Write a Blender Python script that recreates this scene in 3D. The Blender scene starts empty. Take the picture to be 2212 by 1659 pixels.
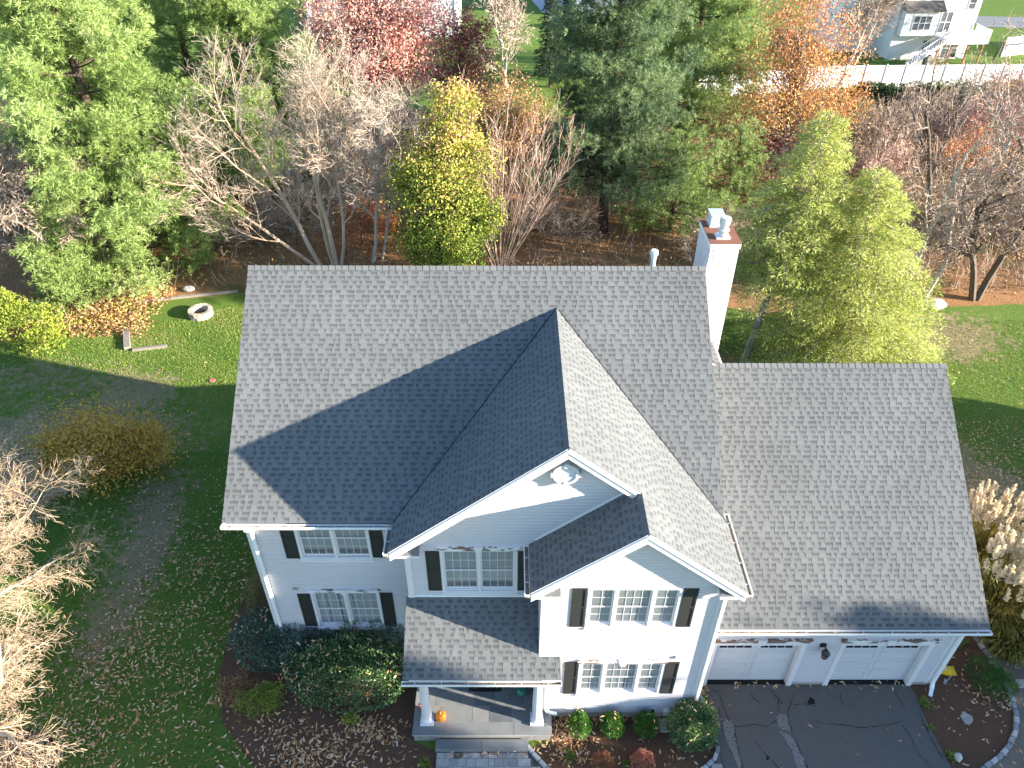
import bpy, math, random
import numpy as np
from mathutils import Vector, Matrix
S = bpy.context.scene
COL = S.collection
PI = math.pi
def V(*a): return Vector(a)

# ------------------------------------------------------------------ camera, sky, sun, exposure
cam_d = bpy.data.cameras.new("camera"); cam = bpy.data.objects.new("camera", cam_d); COL.objects.link(cam)
cam_d.sensor_width = 36.0; cam_d.lens = 1625.2642 / 2212 * 36.0; cam_d.clip_start = 0.1; cam_d.clip_end = 3000
def cam_matrix(c, yaw, pitch, roll):
    r = V(math.cos(yaw), math.sin(yaw), 0); fh = V(-math.sin(yaw), math.cos(yaw), 0)
    f = fh * math.cos(pitch) + V(0, 0, math.sin(pitch)); u = -fh * math.sin(pitch) + V(0, 0, math.cos(pitch))
    r2 = r * math.cos(roll) + u * math.sin(roll); u2 = -r * math.sin(roll) + u * math.cos(roll)
    m = Matrix((r2, u2, -f)).transposed().to_4x4(); m.translation = c
    return m
CAM = V(6.0619, -13.4778, 20.9362)
cam.matrix_world = cam_matrix(CAM, -0.0043, -0.6601, 0.0041)
S.camera = cam
SUN_EL, SUN_AZ = math.radians(15.0), math.radians(16.0)
SUN = V(math.cos(SUN_EL) * math.cos(SUN_AZ), -math.cos(SUN_EL) * math.sin(SUN_AZ), math.sin(SUN_EL))
W = bpy.data.worlds.new("World"); S.world = W; W.use_nodes = True
wn = W.node_tree; bg = wn.nodes['Background']
sky = wn.nodes.new('ShaderNodeTexSky'); sky.sky_type = 'NISHITA'; sky.sun_disc = False
sky.sun_elevation = SUN_EL; sky.sun_rotation = PI / 2 + SUN_AZ; sky.air_density = 1.0; sky.dust_density = 0.3; sky.ozone_density = 3.0
wn.links.new(sky.outputs[0], bg.inputs[0]); bg.inputs[1].default_value = 0.105
sl = bpy.data.lights.new("sun", 'SUN'); sl.energy = 5.0; sl.angle = math.radians(0.5); sl.color = (1.0, 0.92, 0.78)
so = bpy.data.objects.new("sun", sl); COL.objects.link(so); so.rotation_euler = SUN.to_track_quat('Z', 'Y').to_euler(); so.location = (40, -20, 40)
S.view_settings.view_transform = 'Standard'; S.view_settings.look = 'None'; S.view_settings.gamma = 1.0
S.view_settings.exposure = 2.2
S.cycles.max_bounces = 6; S.cycles.diffuse_bounces = 3; S.cycles.glossy_bounces = 2; S.cycles.transparent_max_bounces = 6

# ------------------------------------------------------------------ helpers
def tag(o, label=None, cat=None, group=None, kind=None):
    if label: o['label'] = label
    if cat: o['category'] = cat
    if group: o['group'] = group
    if kind: o['kind'] = kind
    return o
def empty(name, loc=(0, 0, 0), rz=0):
    o = bpy.data.objects.new(name, None); COL.objects.link(o); o.location = loc; o.rotation_euler = (0, 0, rz); return o
def link(name, me, mats, parent=None):
    o = bpy.data.objects.new(name, me); COL.objects.link(o)
    for m in (mats if isinstance(mats, (list, tuple)) else [mats]): me.materials.append(m)
    if parent: o.parent = parent
    return o
class MB:
    def __init__(s): s.v = []; s.f = []; s.r = []; s.m = []
    def face(s, pts, rnd=0.5, mi=0):
        n = len(s.v); s.v += [tuple(p) for p in pts]; s.f.append(tuple(range(n, n + len(pts)))); s.r.append(rnd); s.m.append(mi); return s
    def box(s, x0, x1, y0, y1, z0, z1, rnd=0.5, mi=0):
        n = len(s.v)
        s.v += [(x0, y0, z0), (x1, y0, z0), (x1, y1, z0), (x0, y1, z0), (x0, y0, z1), (x1, y0, z1), (x1, y1, z1), (x0, y1, z1)]
        for q in ((3, 2, 1, 0), (4, 5, 6, 7), (0, 1, 5, 4), (1, 2, 6, 5), (2, 3, 7, 6), (3, 0, 4, 7)):
            s.f.append(tuple(n + i for i in q)); s.r.append(rnd); s.m.append(mi)
        return s
    def prism(s, pts, d, rnd=0.5, mi=0):
        d = Vector(d); a = [Vector(p) for p in pts]; b = [p + d for p in a]; k = len(a)
        nrm = (a[1] - a[0]).cross(a[2] - a[0])
        if nrm.dot(d) < 0: a.reverse(); b.reverse()
        s.face(list(reversed(a)), rnd, mi); s.face(b, rnd, mi)
        for i in range(k): s.face([a[i], a[(i + 1) % k], b[(i + 1) % k], b[i]], rnd, mi)
        return s
    def beam(s, p, q, w, h, up=(0, 0, 1), rnd=0.5, mi=0):
        p = Vector(p); q = Vector(q); d = (q - p).normalized(); u = Vector(up); x = d.cross(u).normalized(); u = x.cross(d).normalized()
        c = [p + x * (a * w / 2) + u * (b * h / 2) for a, b in ((-1, -1), (1, -1), (1, 1), (-1, 1))]
        return s.prism(c, q - p, rnd, mi)
    def lathe(s, c, prof, n=20, rnd=0.5, mi=0, caps=True, axis='z'):
        k = len(s.v); c = Vector(c)
        for r, z in prof:
            for i in range(n):
                a = 2 * PI * i / n
                if axis == 'z': p = (c.x + r * math.cos(a), c.y + r * math.sin(a), c.z + z)
                else: p = (c.x + r * math.cos(a), c.y - z, c.z + r * math.sin(a))
                s.v.append(p)
        for j in range(len(prof) - 1):
            for i in range(n):
                s.f.append((k + j * n + i, k + j * n + (i + 1) % n, k + (j + 1) * n + (i + 1) % n, k + (j + 1) * n + i)); s.r.append(rnd); s.m.append(mi)
        if caps:
            s.f.append(tuple(k + i for i in reversed(range(n)))); s.r.append(rnd); s.m.append(mi)
            s.f.append(tuple(k + (len(prof) - 1) * n + i for i in range(n))); s.r.append(rnd); s.m.append(mi)
        return s
    def tube(s, pts, rad, n=8, rnd=0.5, mi=0):
        pts = [Vector(p) for p in pts]; k = len(s.v)
        if not isinstance(rad, (list, tuple)): rad = [rad] * len(pts)
        for i, p in enumerate(pts):
            d = (pts[min(i + 1, len(pts) - 1)] - pts[max(i - 1, 0)]).normalized()
            x = d.cross(V(0.31, 0.2, 0.93)); x = x.normalized() if x.length > 1e-4 else V(1, 0, 0); y = d.cross(x)
            for j in range(n):
                a = 2 * PI * j / n; s.v.append(tuple(p + (x * math.cos(a) + y * math.sin(a)) * rad[i]))
        for i in range(len(pts) - 1):
            for j in range(n):
                s.f.append((k + i * n + j, k + i * n + (j + 1) % n, k + (i + 1) * n + (j + 1) % n, k + (i + 1) * n + j)); s.r.append(rnd); s.m.append(mi)
        s.f.append(tuple(k + j for j in reversed(range(n)))); s.r.append(rnd); s.m.append(mi)
        s.f.append(tuple(k + (len(pts) - 1) * n + j for j in range(n))); s.r.append(rnd); s.m.append(mi)
        return s
    def build(s, name, mats, parent=None, smooth=False, bevel=0):
        me = bpy.data.meshes.new(name); me.from_pydata(s.v, [], s.f)
        a = me.attributes.new('rnd', 'FLOAT', 'FACE'); a.data.foreach_set('value', s.r)
        me.polygons.foreach_set('material_index', s.m)
        if smooth: me.polygons.foreach_set('use_smooth', [True] * len(s.f))
        me.update(); o = link(name, me, mats, parent)
        if bevel:
            b = o.modifiers.new('bevel', 'BEVEL'); b.width = bevel; b.segments = 2; b.limit_method = 'ANGLE'
        return o
def np_mesh(name, verts, nper, rnd, mats, parent=None, mi=None, smooth=False):
    """verts (N*nper,3): N separate polygons of nper corners"""
    N = len(verts) // nper
    me = bpy.data.meshes.new(name)
    me.vertices.add(N * nper); me.vertices.foreach_set('co', np.ascontiguousarray(verts, dtype=np.float32).ravel())
    me.loops.add(N * nper); me.loops.foreach_set('vertex_index', np.arange(N * nper, dtype=np.int32))
    me.polygons.add(N); me.polygons.foreach_set('loop_start', np.arange(0, N * nper, nper, dtype=np.int32))
    a = me.attributes.new('rnd', 'FLOAT', 'FACE'); a.data.foreach_set('value', np.ascontiguousarray(rnd, dtype=np.float32))
    if mi is not None: me.polygons.foreach_set('material_index', np.ascontiguousarray(mi, dtype=np.int32))
    me.update(calc_edges=True)
    return link(name, me, mats, parent)
def unit(a): return a / (np.linalg.norm(a, axis=-1, keepdims=True) + 1e-9)
def cards(P, D, U, L, Wd, taper=0.35):
    """leaf shaped kites: P base, D direction, U a vector that sets the roll"""
    X = unit(np.cross(D, U)); L = np.asarray(L)[:, None]; Wd = np.asarray(Wd)[:, None]
    a = P; b = P + D * L * 0.45 + X * Wd * 0.5; c = P + D * L; d = P + D * L * 0.45 - X * Wd * 0.5
    return np.stack([a, b, c, d], 1).reshape(-1, 3)

# ------------------------------------------------------------------ materials
def new_mat(name):
    m = bpy.data.materials.new(name); m.use_nodes = True; nt = m.node_tree
    return m, nt, nt.nodes['Principled BSDF'], nt.nodes['Material Output']
def ramp_node(nt, stops):
    r = nt.nodes.new('ShaderNodeValToRGB'); e = r.color_ramp.elements
    while len(e) < len(stops): e.new(0.5)
    for k, (p, c) in enumerate(stops): e[k].position = p; e[k].color = (*c, 1)
    return r
def noise_node(nt, scale, detail=4, rough=0.55, coord='Object', stretch=None):
    t = nt.nodes.new('ShaderNodeTexCoord'); n = nt.nodes.new('ShaderNodeTexNoise')
    n.inputs['Scale'].default_value = scale; n.inputs['Detail'].default_value = detail; n.inputs['Roughness'].default_value = rough
    if stretch:
        mp = nt.nodes.new('ShaderNodeMapping'); mp.inputs['Scale'].default_value = stretch
        nt.links.new(t.outputs[coord], mp.inputs[0]); nt.links.new(mp.outputs[0], n.inputs['Vector'])
    else: nt.links.new(t.outputs[coord], n.inputs['Vector'])
    return n
def mixc(nt, fac, a, b, mode='MIX'):
    m = nt.nodes.new('ShaderNodeMix'); m.data_type = 'RGBA'; m.blend_type = mode
    for sck, val in ((m.inputs[0], fac), (m.inputs[6], a), (m.inputs[7], b)):
        if hasattr(val, 'is_output'): nt.links.new(val, sck)
        elif isinstance(val, (int, float)): sck.default_value = val
        else: sck.default_value = (*val, 1)
    return m.outputs[2]
def bump(nt, bs, height, strength=0.3, dist=0.02):
    b = nt.nodes.new('ShaderNodeBump'); b.inputs['Strength'].default_value = strength; b.inputs['Distance'].default_value = dist
    nt.links.new(height, b.inputs['Height']); nt.links.new(b.outputs[0], bs.inputs['Normal'])
def plain(name, col, rough=0.6, var=0.12, scale=3.0, metal=0.0, bmp=0.0, spec=0.5, fine=40):
    m, nt, bs, out = new_mat(name)
    n = noise_node(nt, scale, 5); n2 = noise_node(nt, fine, 3)
    c = mixc(nt, n.outputs[0], tuple(x * (1 - var) for x in col), tuple(min(1, x * (1 + var)) for x in col))
    c = mixc(nt, 0.35, c, mixc(nt, n2.outputs[0], tuple(x * (1 - var) for x in col), tuple(min(1, x * (1 + var)) for x in col)))
    nt.links.new(c, bs.inputs['Base Color']); bs.inputs['Roughness'].default_value = rough; bs.inputs['Metallic'].default_value = metal
    bs.inputs['Specular IOR Level'].default_value = spec
    if bmp: bump(nt, bs, n2.outputs[0], bmp)
    return m
def by_rnd(name, stops, rough=0.75, spec=0.3, trans=0.0, noise=0.0, nscale=30, patch=0.0, pscale=0.6):
    """colour picked per face (each leaf, shingle or stone has its own tint)"""
    m, nt, bs, out = new_mat(name)
    a = nt.nodes.new('ShaderNodeAttribute'); a.attribute_name = 'rnd'
    r = ramp_node(nt, stops); nt.links.new(a.outputs['Fac'], r.inputs[0]); c = r.outputs[0]
    if noise:
        n = noise_node(nt, nscale, 4); c = mixc(nt, noise, c, mixc(nt, n.outputs[0], (0.15, 0.15, 0.15), (0.85, 0.85, 0.85)), 'OVERLAY')
        bump(nt, bs, n.outputs[0], 0.25, 0.01)
    if patch:
        n = noise_node(nt, pscale, 3); c = mixc(nt, patch, c, mixc(nt, n.outputs[0], (0.1, 0.1, 0.1), (0.9, 0.9, 0.9)), 'OVERLAY')
    nt.links.new(c, bs.inputs['Base Color']); bs.inputs['Roughness'].default_value = rough; bs.inputs['Specular IOR Level'].default_value = spec
    if trans:
        t = nt.nodes.new('ShaderNodeBsdfTranslucent'); nt.links.new(c, t.inputs[0])
        ms = nt.nodes.new('ShaderNodeMixShader'); ms.inputs[0].default_value = trans
        nt.links.new(bs.outputs[0], ms.inputs[1]); nt.links.new(t.outputs[0], ms.inputs[2]); nt.links.new(ms.outputs[0], out.inputs[0])
    return m
M = {}
M['white'] = plain('white paint', (0.70, 0.67, 0.675), 0.5, 0.04, 2)
M['siding'] = plain('vinyl siding', (0.55, 0.515, 0.53), 0.5, 0.04, 1.2)
M['gutter'] = plain('gutter enamel', (0.80, 0.80, 0.79), 0.35, 0.05, 3)
M['door_white'] = plain('garage door paint', (0.60, 0.585, 0.585), 0.5, 0.04, 2)
M['shutter'] = plain('black shutter', (0.026, 0.026, 0.025), 0.6, 0.2, 6)
M['black'] = plain('black metal', (0.012, 0.012, 0.013), 0.4, 0.2, 6)
M['shingle'] = by_rnd('asphalt shingle', [(0, (0.034, 0.036, 0.038)), (0.3, (0.090, 0.093, 0.096)), (0.6, (0.124, 0.127, 0.128)), (1, (0.158, 0.161, 0.160))], 0.95, 0.12, noise=0.3, nscale=55, patch=0.26, pscale=0.4)
M['found'] = plain('concrete foundation', (0.36, 0.34, 0.30), 0.9, 0.15, 4, bmp=0.3)
M['rust'] = plain('rusted steel', (0.20, 0.075, 0.042), 0.85, 0.3, 3, bmp=0.2)
M['galv'] = plain('galvanised steel', (0.70, 0.71, 0.71), 0.35, 0.1, 5, metal=0.5)
M['dark'] = plain('dark interior', (0.02, 0.02, 0.022), 0.9, 0.2, 3)
M['blind'] = plain('pale blind', (0.66, 0.66, 0.64), 0.8, 0.1, 3)
M['curtain'] = plain('sheer curtain', (0.70, 0.70, 0.71), 0.85, 0.2, 5)
M['blue_door'] = plain('front door paint', (0.03, 0.05, 0.09), 0.4, 0.1, 4)
def peel():
    m, nt, bs, out = new_mat('peeling white paint')
    n = noise_node(nt, 2.2, 5, 0.62, stretch=(0.8, 2.0, 2.0))
    r = ramp_node(nt, [(0.0, (1, 1, 1)), (0.51, (1, 1, 1)), (0.54, (0, 0, 0)), (1, (0, 0, 0))])
    nt.links.new(n.outputs[0], r.inputs[0])
    n2 = noise_node(nt, 14, 3)
    br = mixc(nt, n2.outputs[0], (0.12, 0.08, 0.065), (0.27, 0.16, 0.115))
    nt.links.new(mixc(nt, r.outputs[0], br, (0.74, 0.72, 0.70)), bs.inputs['Base Color']); bs.inputs['Roughness'].default_value = 0.75
    return m
M['peel'] = peel()
def glass():
    m, nt, bs, out = new_mat('window glass')
    tr = nt.nodes.new('ShaderNodeBsdfTransparent'); tr.inputs[0].default_value = (0.9, 0.91, 0.92, 1)
    gl = nt.nodes.new('ShaderNodeBsdfGlossy'); gl.inputs['Roughness'].default_value = 0.04; gl.inputs[0].default_value = (0.9, 0.95, 1, 1)
    fr = nt.nodes.new('ShaderNodeFresnel'); fr.inputs[0].default_value = 1.5
    ad = nt.nodes.new('ShaderNodeMath'); ad.operation = 'MULTIPLY_ADD'; ad.inputs[1].default_value = 1.4; ad.inputs[2].default_value = 0.04; ad.use_clamp = True
    nt.links.new(fr.outputs[0], ad.inputs[0])
    ms = nt.nodes.new('ShaderNodeMixShader'); nt.links.new(ad.outputs[0], ms.inputs[0]); nt.links.new(tr.outputs[0], ms.inputs[1]); nt.links.new(gl.outputs[0], ms.inputs[2])
    sc = nt.nodes.new('ShaderNodeBsdfDiffuse'); sc.inputs[0].default_value = (0.42, 0.43, 0.44, 1); m2 = nt.nodes.new('ShaderNodeMixShader'); m2.inputs[0].default_value = 0.30
    nt.links.new(ms.outputs[0], m2.inputs[1]); nt.links.new(sc.outputs[0], m2.inputs[2]); nt.links.new(m2.outputs[0], out.inputs[0]); return m
M['silt'] = plain('gutter silt', (.22, .16, .10), .9, .4, 12)
M['vent_grey'] = plain('vent paint', (.55, .55, .56), .5, .05, 3)
M['glass'] = glass()
M['dark_glass'] = plain('dark garage glass', (0.015, 0.02, 0.035), 0.12, 0.1, 3)
def ground_mat():
    m, nt, bs, out = new_mat('lawn and leaf litter')
    at = nt.nodes.new('ShaderNodeAttribute'); at.attribute_name = 'litter'
    ab = nt.nodes.new('ShaderNodeAttribute'); ab.attribute_name = 'bare'
    big = noise_node(nt, 0.16, 5, 0.6); mid = noise_node(nt, 1.1, 5, 0.65); fine = noise_node(nt, 9, 5, 0.75); vf = noise_node(nt, 34, 3, 0.8)
    g1 = mixc(nt, mid.outputs[0], (0.052, 0.115, 0.017), (0.185, 0.220, 0.048))
    g2 = mixc(nt, fine.outputs[0], (0.024, 0.076, 0.010), (0.175, 0.255, 0.050))
    g = mixc(nt, 0.6, g1, g2)
    g = mixc(nt, 0.45, g, mixc(nt, vf.outputs[0], (0.1, 0.1, 0.1), (0.9, 0.9, 0.9)), 'OVERLAY')
    # dry patches
    dr = ramp_node(nt, [(0, (0, 0, 0)), (0.64, (0, 0, 0)), (0.76, (1, 1, 1)), (1, (1, 1, 1))])
    mx = nt.nodes.new('ShaderNodeMath'); mx.operation = 'MULTIPLY_ADD'; mx.inputs[1].default_value = 0.43; nt.links.new(ab.outputs['Fac'], mx.inputs[0])
    mm = nt.nodes.new('ShaderNodeMath'); mm.operation = 'MULTIPLY'; mm.inputs[1].default_value = 0.98; pat = noise_node(nt, 2.6, 6, 0.7); nt.links.new(pat.outputs[0], mm.inputs[0]); nt.links.new(mm.outputs[0], mx.inputs[2])
    nt.links.new(mx.outputs[0], dr.inputs[0])
    dry = mixc(nt, fine.outputs[0], (0.15, 0.115, 0.062), (0.40, 0.30, 0.19))
    g = mixc(nt, dr.outputs[0], g, dry)
    # woodland floor
    l1 = mixc(nt, fine.outputs[0], (0.09, 0.048, 0.024), (0.56, 0.28, 0.12))
    l2 = mixc(nt, mid.outputs[0], (0.11, 0.066, 0.033), (0.45, 0.25, 0.125))
    l = mixc(nt, 0.45, l1, l2)
    gl = ramp_node(nt, [(0, (0, 0, 0)), (0.54, (0, 0, 0)), (0.66, (1, 1, 1)), (1, (1, 1, 1))]); nt.links.new(big.outputs[0], gl.inputs[0])
    l = mixc(nt, gl.outputs[0], l, mixc(nt, fine.outputs[0], (0.04, 0.055, 0.015), (0.13, 0.14, 0.045)))
    lr = ramp_node(nt, [(0, (0, 0, 0)), (0.44, (0, 0, 0)), (0.56, (1, 1, 1)), (1, (1, 1, 1))])
    la = nt.nodes.new('ShaderNodeMath'); la.operation = 'MULTIPLY_ADD'; la.inputs[1].default_value = 0.7; nt.links.new(at.outputs['Fac'], la.inputs[0])
    lm = nt.nodes.new('ShaderNodeMath'); lm.operation = 'MULTIPLY'; lm.inputs[1].default_value = 0.32; nt.links.new(mid.outputs[0], lm.inputs[0]); nt.links.new(lm.outputs[0], la.inputs[2])
    nt.links.new(la.outputs[0], lr.inputs[0])
    nt.links.new(mixc(nt, lr.outputs[0], g, l), bs.inputs['Base Color']); bs.inputs['Roughness'].default_value = 0.95; bs.inputs['Specular IOR Level'].default_value = 0.1
    bump(nt, bs, fine.outputs[0], 0.7, 0.08)
    return m
M['ground'] = ground_mat()
def mulch_mat():
    m, nt, bs, out = new_mat('bark mulch')
    f = noise_node(nt, 22, 5, 0.75); g = noise_node(nt, 2, 4)
    c = mixc(nt, f.outputs[0], (0.036, 0.020, 0.013), (0.26, 0.145, 0.09)); c = mixc(nt, 0.4, c, mixc(nt, g.outputs[0], (0.07, 0.038, 0.026), (0.17, 0.10, 0.066)))
    nt.links.new(c, bs.inputs['Base Color']); bs.inputs['Roughness'].default_value = 0.95; bs.inputs['Specular IOR Level'].default_value = 0.1
    bump(nt, bs, f.outputs[0], 1.0, 0.06); return m
M['mulch'] = mulch_mat()
def asphalt_mat():
    m, nt, bs, out = new_mat('old asphalt')
    f = noise_node(nt, 70, 4, 0.7); g = noise_node(nt, 0.9, 5, 0.6); h = noise_node(nt, 4, 4)
    c = mixc(nt, g.outputs[0], (0.062, 0.055, 0.050), (0.108, 0.096, 0.086)); c = mixc(nt, 0.45, c, mixc(nt, f.outputs[0], (0.030, 0.027, 0.024), (0.21, 0.19, 0.17)))
    c = mixc(nt, 0.3, c, mixc(nt, h.outputs[0], (0.05, 0.045, 0.04), (0.15, 0.135, 0.12)))
    nt.links.new(c, bs.inputs['Base Color']); bs.inputs['Roughness'].default_value = 0.85; bump(nt, bs, f.outputs[0], 0.4, 0.01); return m
M['asphalt'] = asphalt_mat()
M['crack_and_shade'] = plain('cracks and threshold shade', (0.006, 0.006, 0.006), 0.95, 0.3, 10)
def crumble_mat():
    m, nt, bs, out = new_mat('crumbled asphalt')
    v = nt.nodes.new('ShaderNodeTexVoronoi'); v.feature = 'DISTANCE_TO_EDGE'; v.inputs['Scale'].default_value = 19
    n = noise_node(nt, 6, 3); t = n.inputs['Vector'].links[0].from_socket
    ad = nt.nodes.new('ShaderNodeMix'); ad.data_type = 'VECTOR'; ad.inputs[0].default_value = 0.12
    nt.links.new(t, ad.inputs[4]); nt.links.new(n.outputs[1], ad.inputs[5]); nt.links.new(ad.outputs[1], v.inputs['Vector'])
    r = ramp_node(nt, [(0, (0.3, 0.3, 0.3)), (0.05, (0.55, 0.55, 0.55)), (0.16, (1, 1, 1)), (1, (1, 1, 1))]); nt.links.new(v.outputs[0], r.inputs[0])
    f = noise_node(nt, 40, 4, 0.8)
    nt.links.new(mixc(nt, 1.0, mixc(nt, f.outputs[0], (0.09, 0.085, 0.08), (0.36, 0.335, 0.31)), r.outputs[0], 'MULTIPLY'), bs.inputs['Base Color']); bs.inputs['Roughness'].default_value = 0.95
    return m
M['crumble'] = crumble_mat()
M['gravel'] = plain('packed gravel', (0.17, 0.145, 0.115), 0.95, 0.55, 1.5, bmp=0.6, spec=0.1, fine=28)
M['stone'] = by_rnd('edging stone', [(0, (0.20, 0.20, 0.20)), (0.5, (0.33, 0.33, 0.33)), (1, (0.44, 0.43, 0.41))], 0.9, 0.2, noise=0.5, nscale=9)
M['bluestone'] = by_rnd('bluestone flag', [(0, (0.115, 0.125, 0.135)), (0.5, (0.165, 0.172, 0.175)), (1, (0.215, 0.215, 0.205))], 0.7, 0.3, noise=0.35, nscale=3)
M['joint'] = plain('pale mortar', (0.36, 0.35, 0.31), 0.9, 0.1, 10)
M['paver'] = by_rnd('concrete paver', [(0, (0.12, 0.115, 0.105)), (0.15, (0.27, 0.255, 0.24)), (0.6, (0.36, 0.34, 0.315)), (1, (0.42, 0.40, 0.375))], 0.9, 0.2, noise=0.5, nscale=7)
M['rubble'] = plain('rubble face', (0.24, 0.23, 0.21), 0.95, 0.45, 8, bmp=0.8)
def bark(name, a, b, sc=6):
    m, nt, bs, out = new_mat(name)
    n = noise_node(nt, sc, 5, 0.7, stretch=(1, 1, 0.35)); nt.links.new(mixc(nt, n.outputs[0], a, b), bs.inputs['Base Color'])
    bs.inputs['Roughness'].default_value = 0.9; bs.inputs['Specular IOR Level'].default_value = 0.15; bump(nt, bs, n.outputs[0], 0.5, 0.03); return m
M['bark'] = bark('grey brown bark', (0.05, 0.038, 0.03), (0.19, 0.15, 0.12))
M['bark_grey'] = bark('pale grey bark', (.16, .13, .105), (.42, .36, .30))
M['bark_pine'] = bark('pine bark', (0.035, 0.026, 0.02), (0.14, 0.10, 0.075))
M['bark_birch'] = bark('river birch bark', (0.36, 0.21, 0.13), (0.74, 0.57, 0.42), 3)
M['bark_white'] = bark('pale bark', (0.36, 0.30, 0.24), (0.64, 0.57, 0.48), 2)
M['bark_red'] = bark('reddish stems', (0.46, 0.31, 0.24), (0.70, 0.56, 0.46), 2)
M['twig'] = by_rnd('tan twigs', [(0, (0.21, 0.15, 0.12)), (0.5, (0.44, 0.34, 0.27)), (1, (0.64, 0.54, 0.43))], 0.85, 0.2)
M['twig_grey'] = by_rnd('grey brown twigs', [(0, (0.16, 0.105, 0.08)), (0.5, (0.34, 0.25, 0.19)), (1, (0.55, 0.44, 0.35))], 0.85, 0.2)
M['twig_white'] = by_rnd('pale twigs', [(0, (0.21, 0.125, 0.08)), (0.4, (0.37, 0.27, 0.17)), (1, (0.53, 0.42, 0.30))], 0.8, 0.2)
M['twig_red'] = by_rnd('red twigs', [(0, (0.36, 0.19, 0.14)), (0.5, (0.56, 0.38, 0.30)), (1, (0.70, 0.56, 0.46))], 0.8, 0.2)
def leafm(k, stops, trans=0.38, rough=0.6, spec=0.35): M[k] = by_rnd(k.replace('_', ' '), stops, rough, spec, trans)
leafm('pine_bright', [(0, (0.087, 0.142, 0.037)), (0.4, (0.238, 0.335, 0.087)), (0.75, (0.407, 0.495, 0.175)), (1, (0.580, 0.635, 0.327))])
leafm('pine_dark', [(0, (0.049, 0.080, 0.038)), (0.45, (0.124, 0.187, 0.086)), (0.8, (0.262, 0.342, 0.154)), (1, (0.442, 0.489, 0.232))])
leafm('pine_light', [(0, (0.110, 0.167, 0.046)), (0.5, (0.254, 0.345, 0.103)), (1, (0.464, 0.524, 0.230))])
leafm('hemlock', [(0, (0.147, 0.189, 0.037)), (0.4, (0.351, 0.401, 0.086)), (0.75, (0.544, 0.563, 0.161)), (1, (0.589, 0.597, 0.272))])
leafm('spruce_dark', [(0, (0.016, 0.036, 0.016)), (0.6, (0.046, 0.078, 0.033)), (1, (0.091, 0.130, 0.052))])
leafm('pear_leaf', [(0, (0.110, 0.182, 0.026)), (0.35, (0.264, 0.319, 0.047)), (0.62, (0.528, 0.484, 0.089)), (0.8, (0.616, 0.473, 0.137)), (0.9, (0.594, 0.330, 0.210)), (1, (0.550, 0.220, 0.168))], 0.3)
leafm('red_leaf', [(0, (0.357, 0.108, 0.108)), (0.35, (0.630, 0.240, 0.243)), (0.65, (0.714, 0.432, 0.311)), (1, (0.777, 0.600, 0.513))], 0.3)
leafm('maroon_leaf', [(0, (0.12, 0.04, 0.05)), (0.5, (0.30, 0.095, 0.085)), (0.8, (0.46, 0.20, 0.12)), (1, (0.58, 0.36, 0.24))], 0.3)
leafm('orange_leaf', [(0, (0.46, 0.15, 0.11)), (0.35, (0.60, 0.25, 0.12)), (0.7, (0.66, 0.39, 0.11)), (1, (0.70, 0.53, 0.26))], 0.3)
leafm('amber_leaf', [(0, (0.250, 0.204, 0.044)), (0.4, (0.525, 0.336, 0.061)), (0.75, (0.725, 0.408, 0.066)), (1, (0.775, 0.504, 0.110))], 0.3)
leafm('yellow_green', [(0, (0.078, 0.130, 0.016)), (0.5, (0.260, 0.325, 0.039)), (1, (0.546, 0.546, 0.091))], 0.3)
leafm('brown_leaf', [(0, (0.171, 0.099, 0.043)), (0.5, (0.450, 0.245, 0.109)), (1, (0.727, 0.450, 0.206))], 0.25)
leafm('olive_leaf', [(0, (0.069, 0.078, 0.024)), (0.5, (0.188, 0.180, 0.066)), (1, (0.350, 0.312, 0.121))], 0.25)
leafm('holly', [(0, (0.026, 0.064, 0.023)), (0.5, (0.067, 0.134, 0.043)), (0.85, (0.150, 0.247, 0.076)), (1, (0.300, 0.374, 0.139))], 0.12, 0.35, 0.6)
leafm('holly_blue', [(0, (0.025, 0.061, 0.041)), (0.5, (0.061, 0.118, 0.078)), (1, (0.144, 0.223, 0.140))], 0.12, 0.4, 0.5)
leafm('box_leaf', [(0, (0.02, 0.075, 0.01)), (0.5, (0.065, 0.175, 0.02)), (1, (0.18, 0.32, 0.055))], 0.2, 0.45, 0.5)
leafm('red_shrub', [(0, (0.12, 0.09, 0.035)), (0.35, (0.26, 0.11, 0.05)), (0.7, (0.44, 0.13, 0.085)), (1, (0.52, 0.25, 0.19))], 0.2)
leafm('dead_leaf', [(0, (0.36, 0.16, 0.06)), (0.4, (0.60, 0.34, 0.16)), (0.8, (0.76, 0.50, 0.28)), (1, (0.80, 0.60, 0.40))], 0.15, 0.7, 0.25)
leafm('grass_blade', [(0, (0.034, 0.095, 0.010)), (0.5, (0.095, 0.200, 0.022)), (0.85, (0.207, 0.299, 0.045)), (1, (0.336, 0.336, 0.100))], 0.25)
leafm('reed', [(0, (0.058, 0.085, 0.016)), (0.5, (0.156, 0.169, 0.036)), (1, (0.390, 0.273, 0.078))], 0.25)
leafm('plume', [(0, (0.512, 0.375, 0.237)), (0.5, (0.756, 0.625, 0.450)), (1, (0.820, 0.812, 0.650))], 0.35, 0.8, 0.1)
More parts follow.
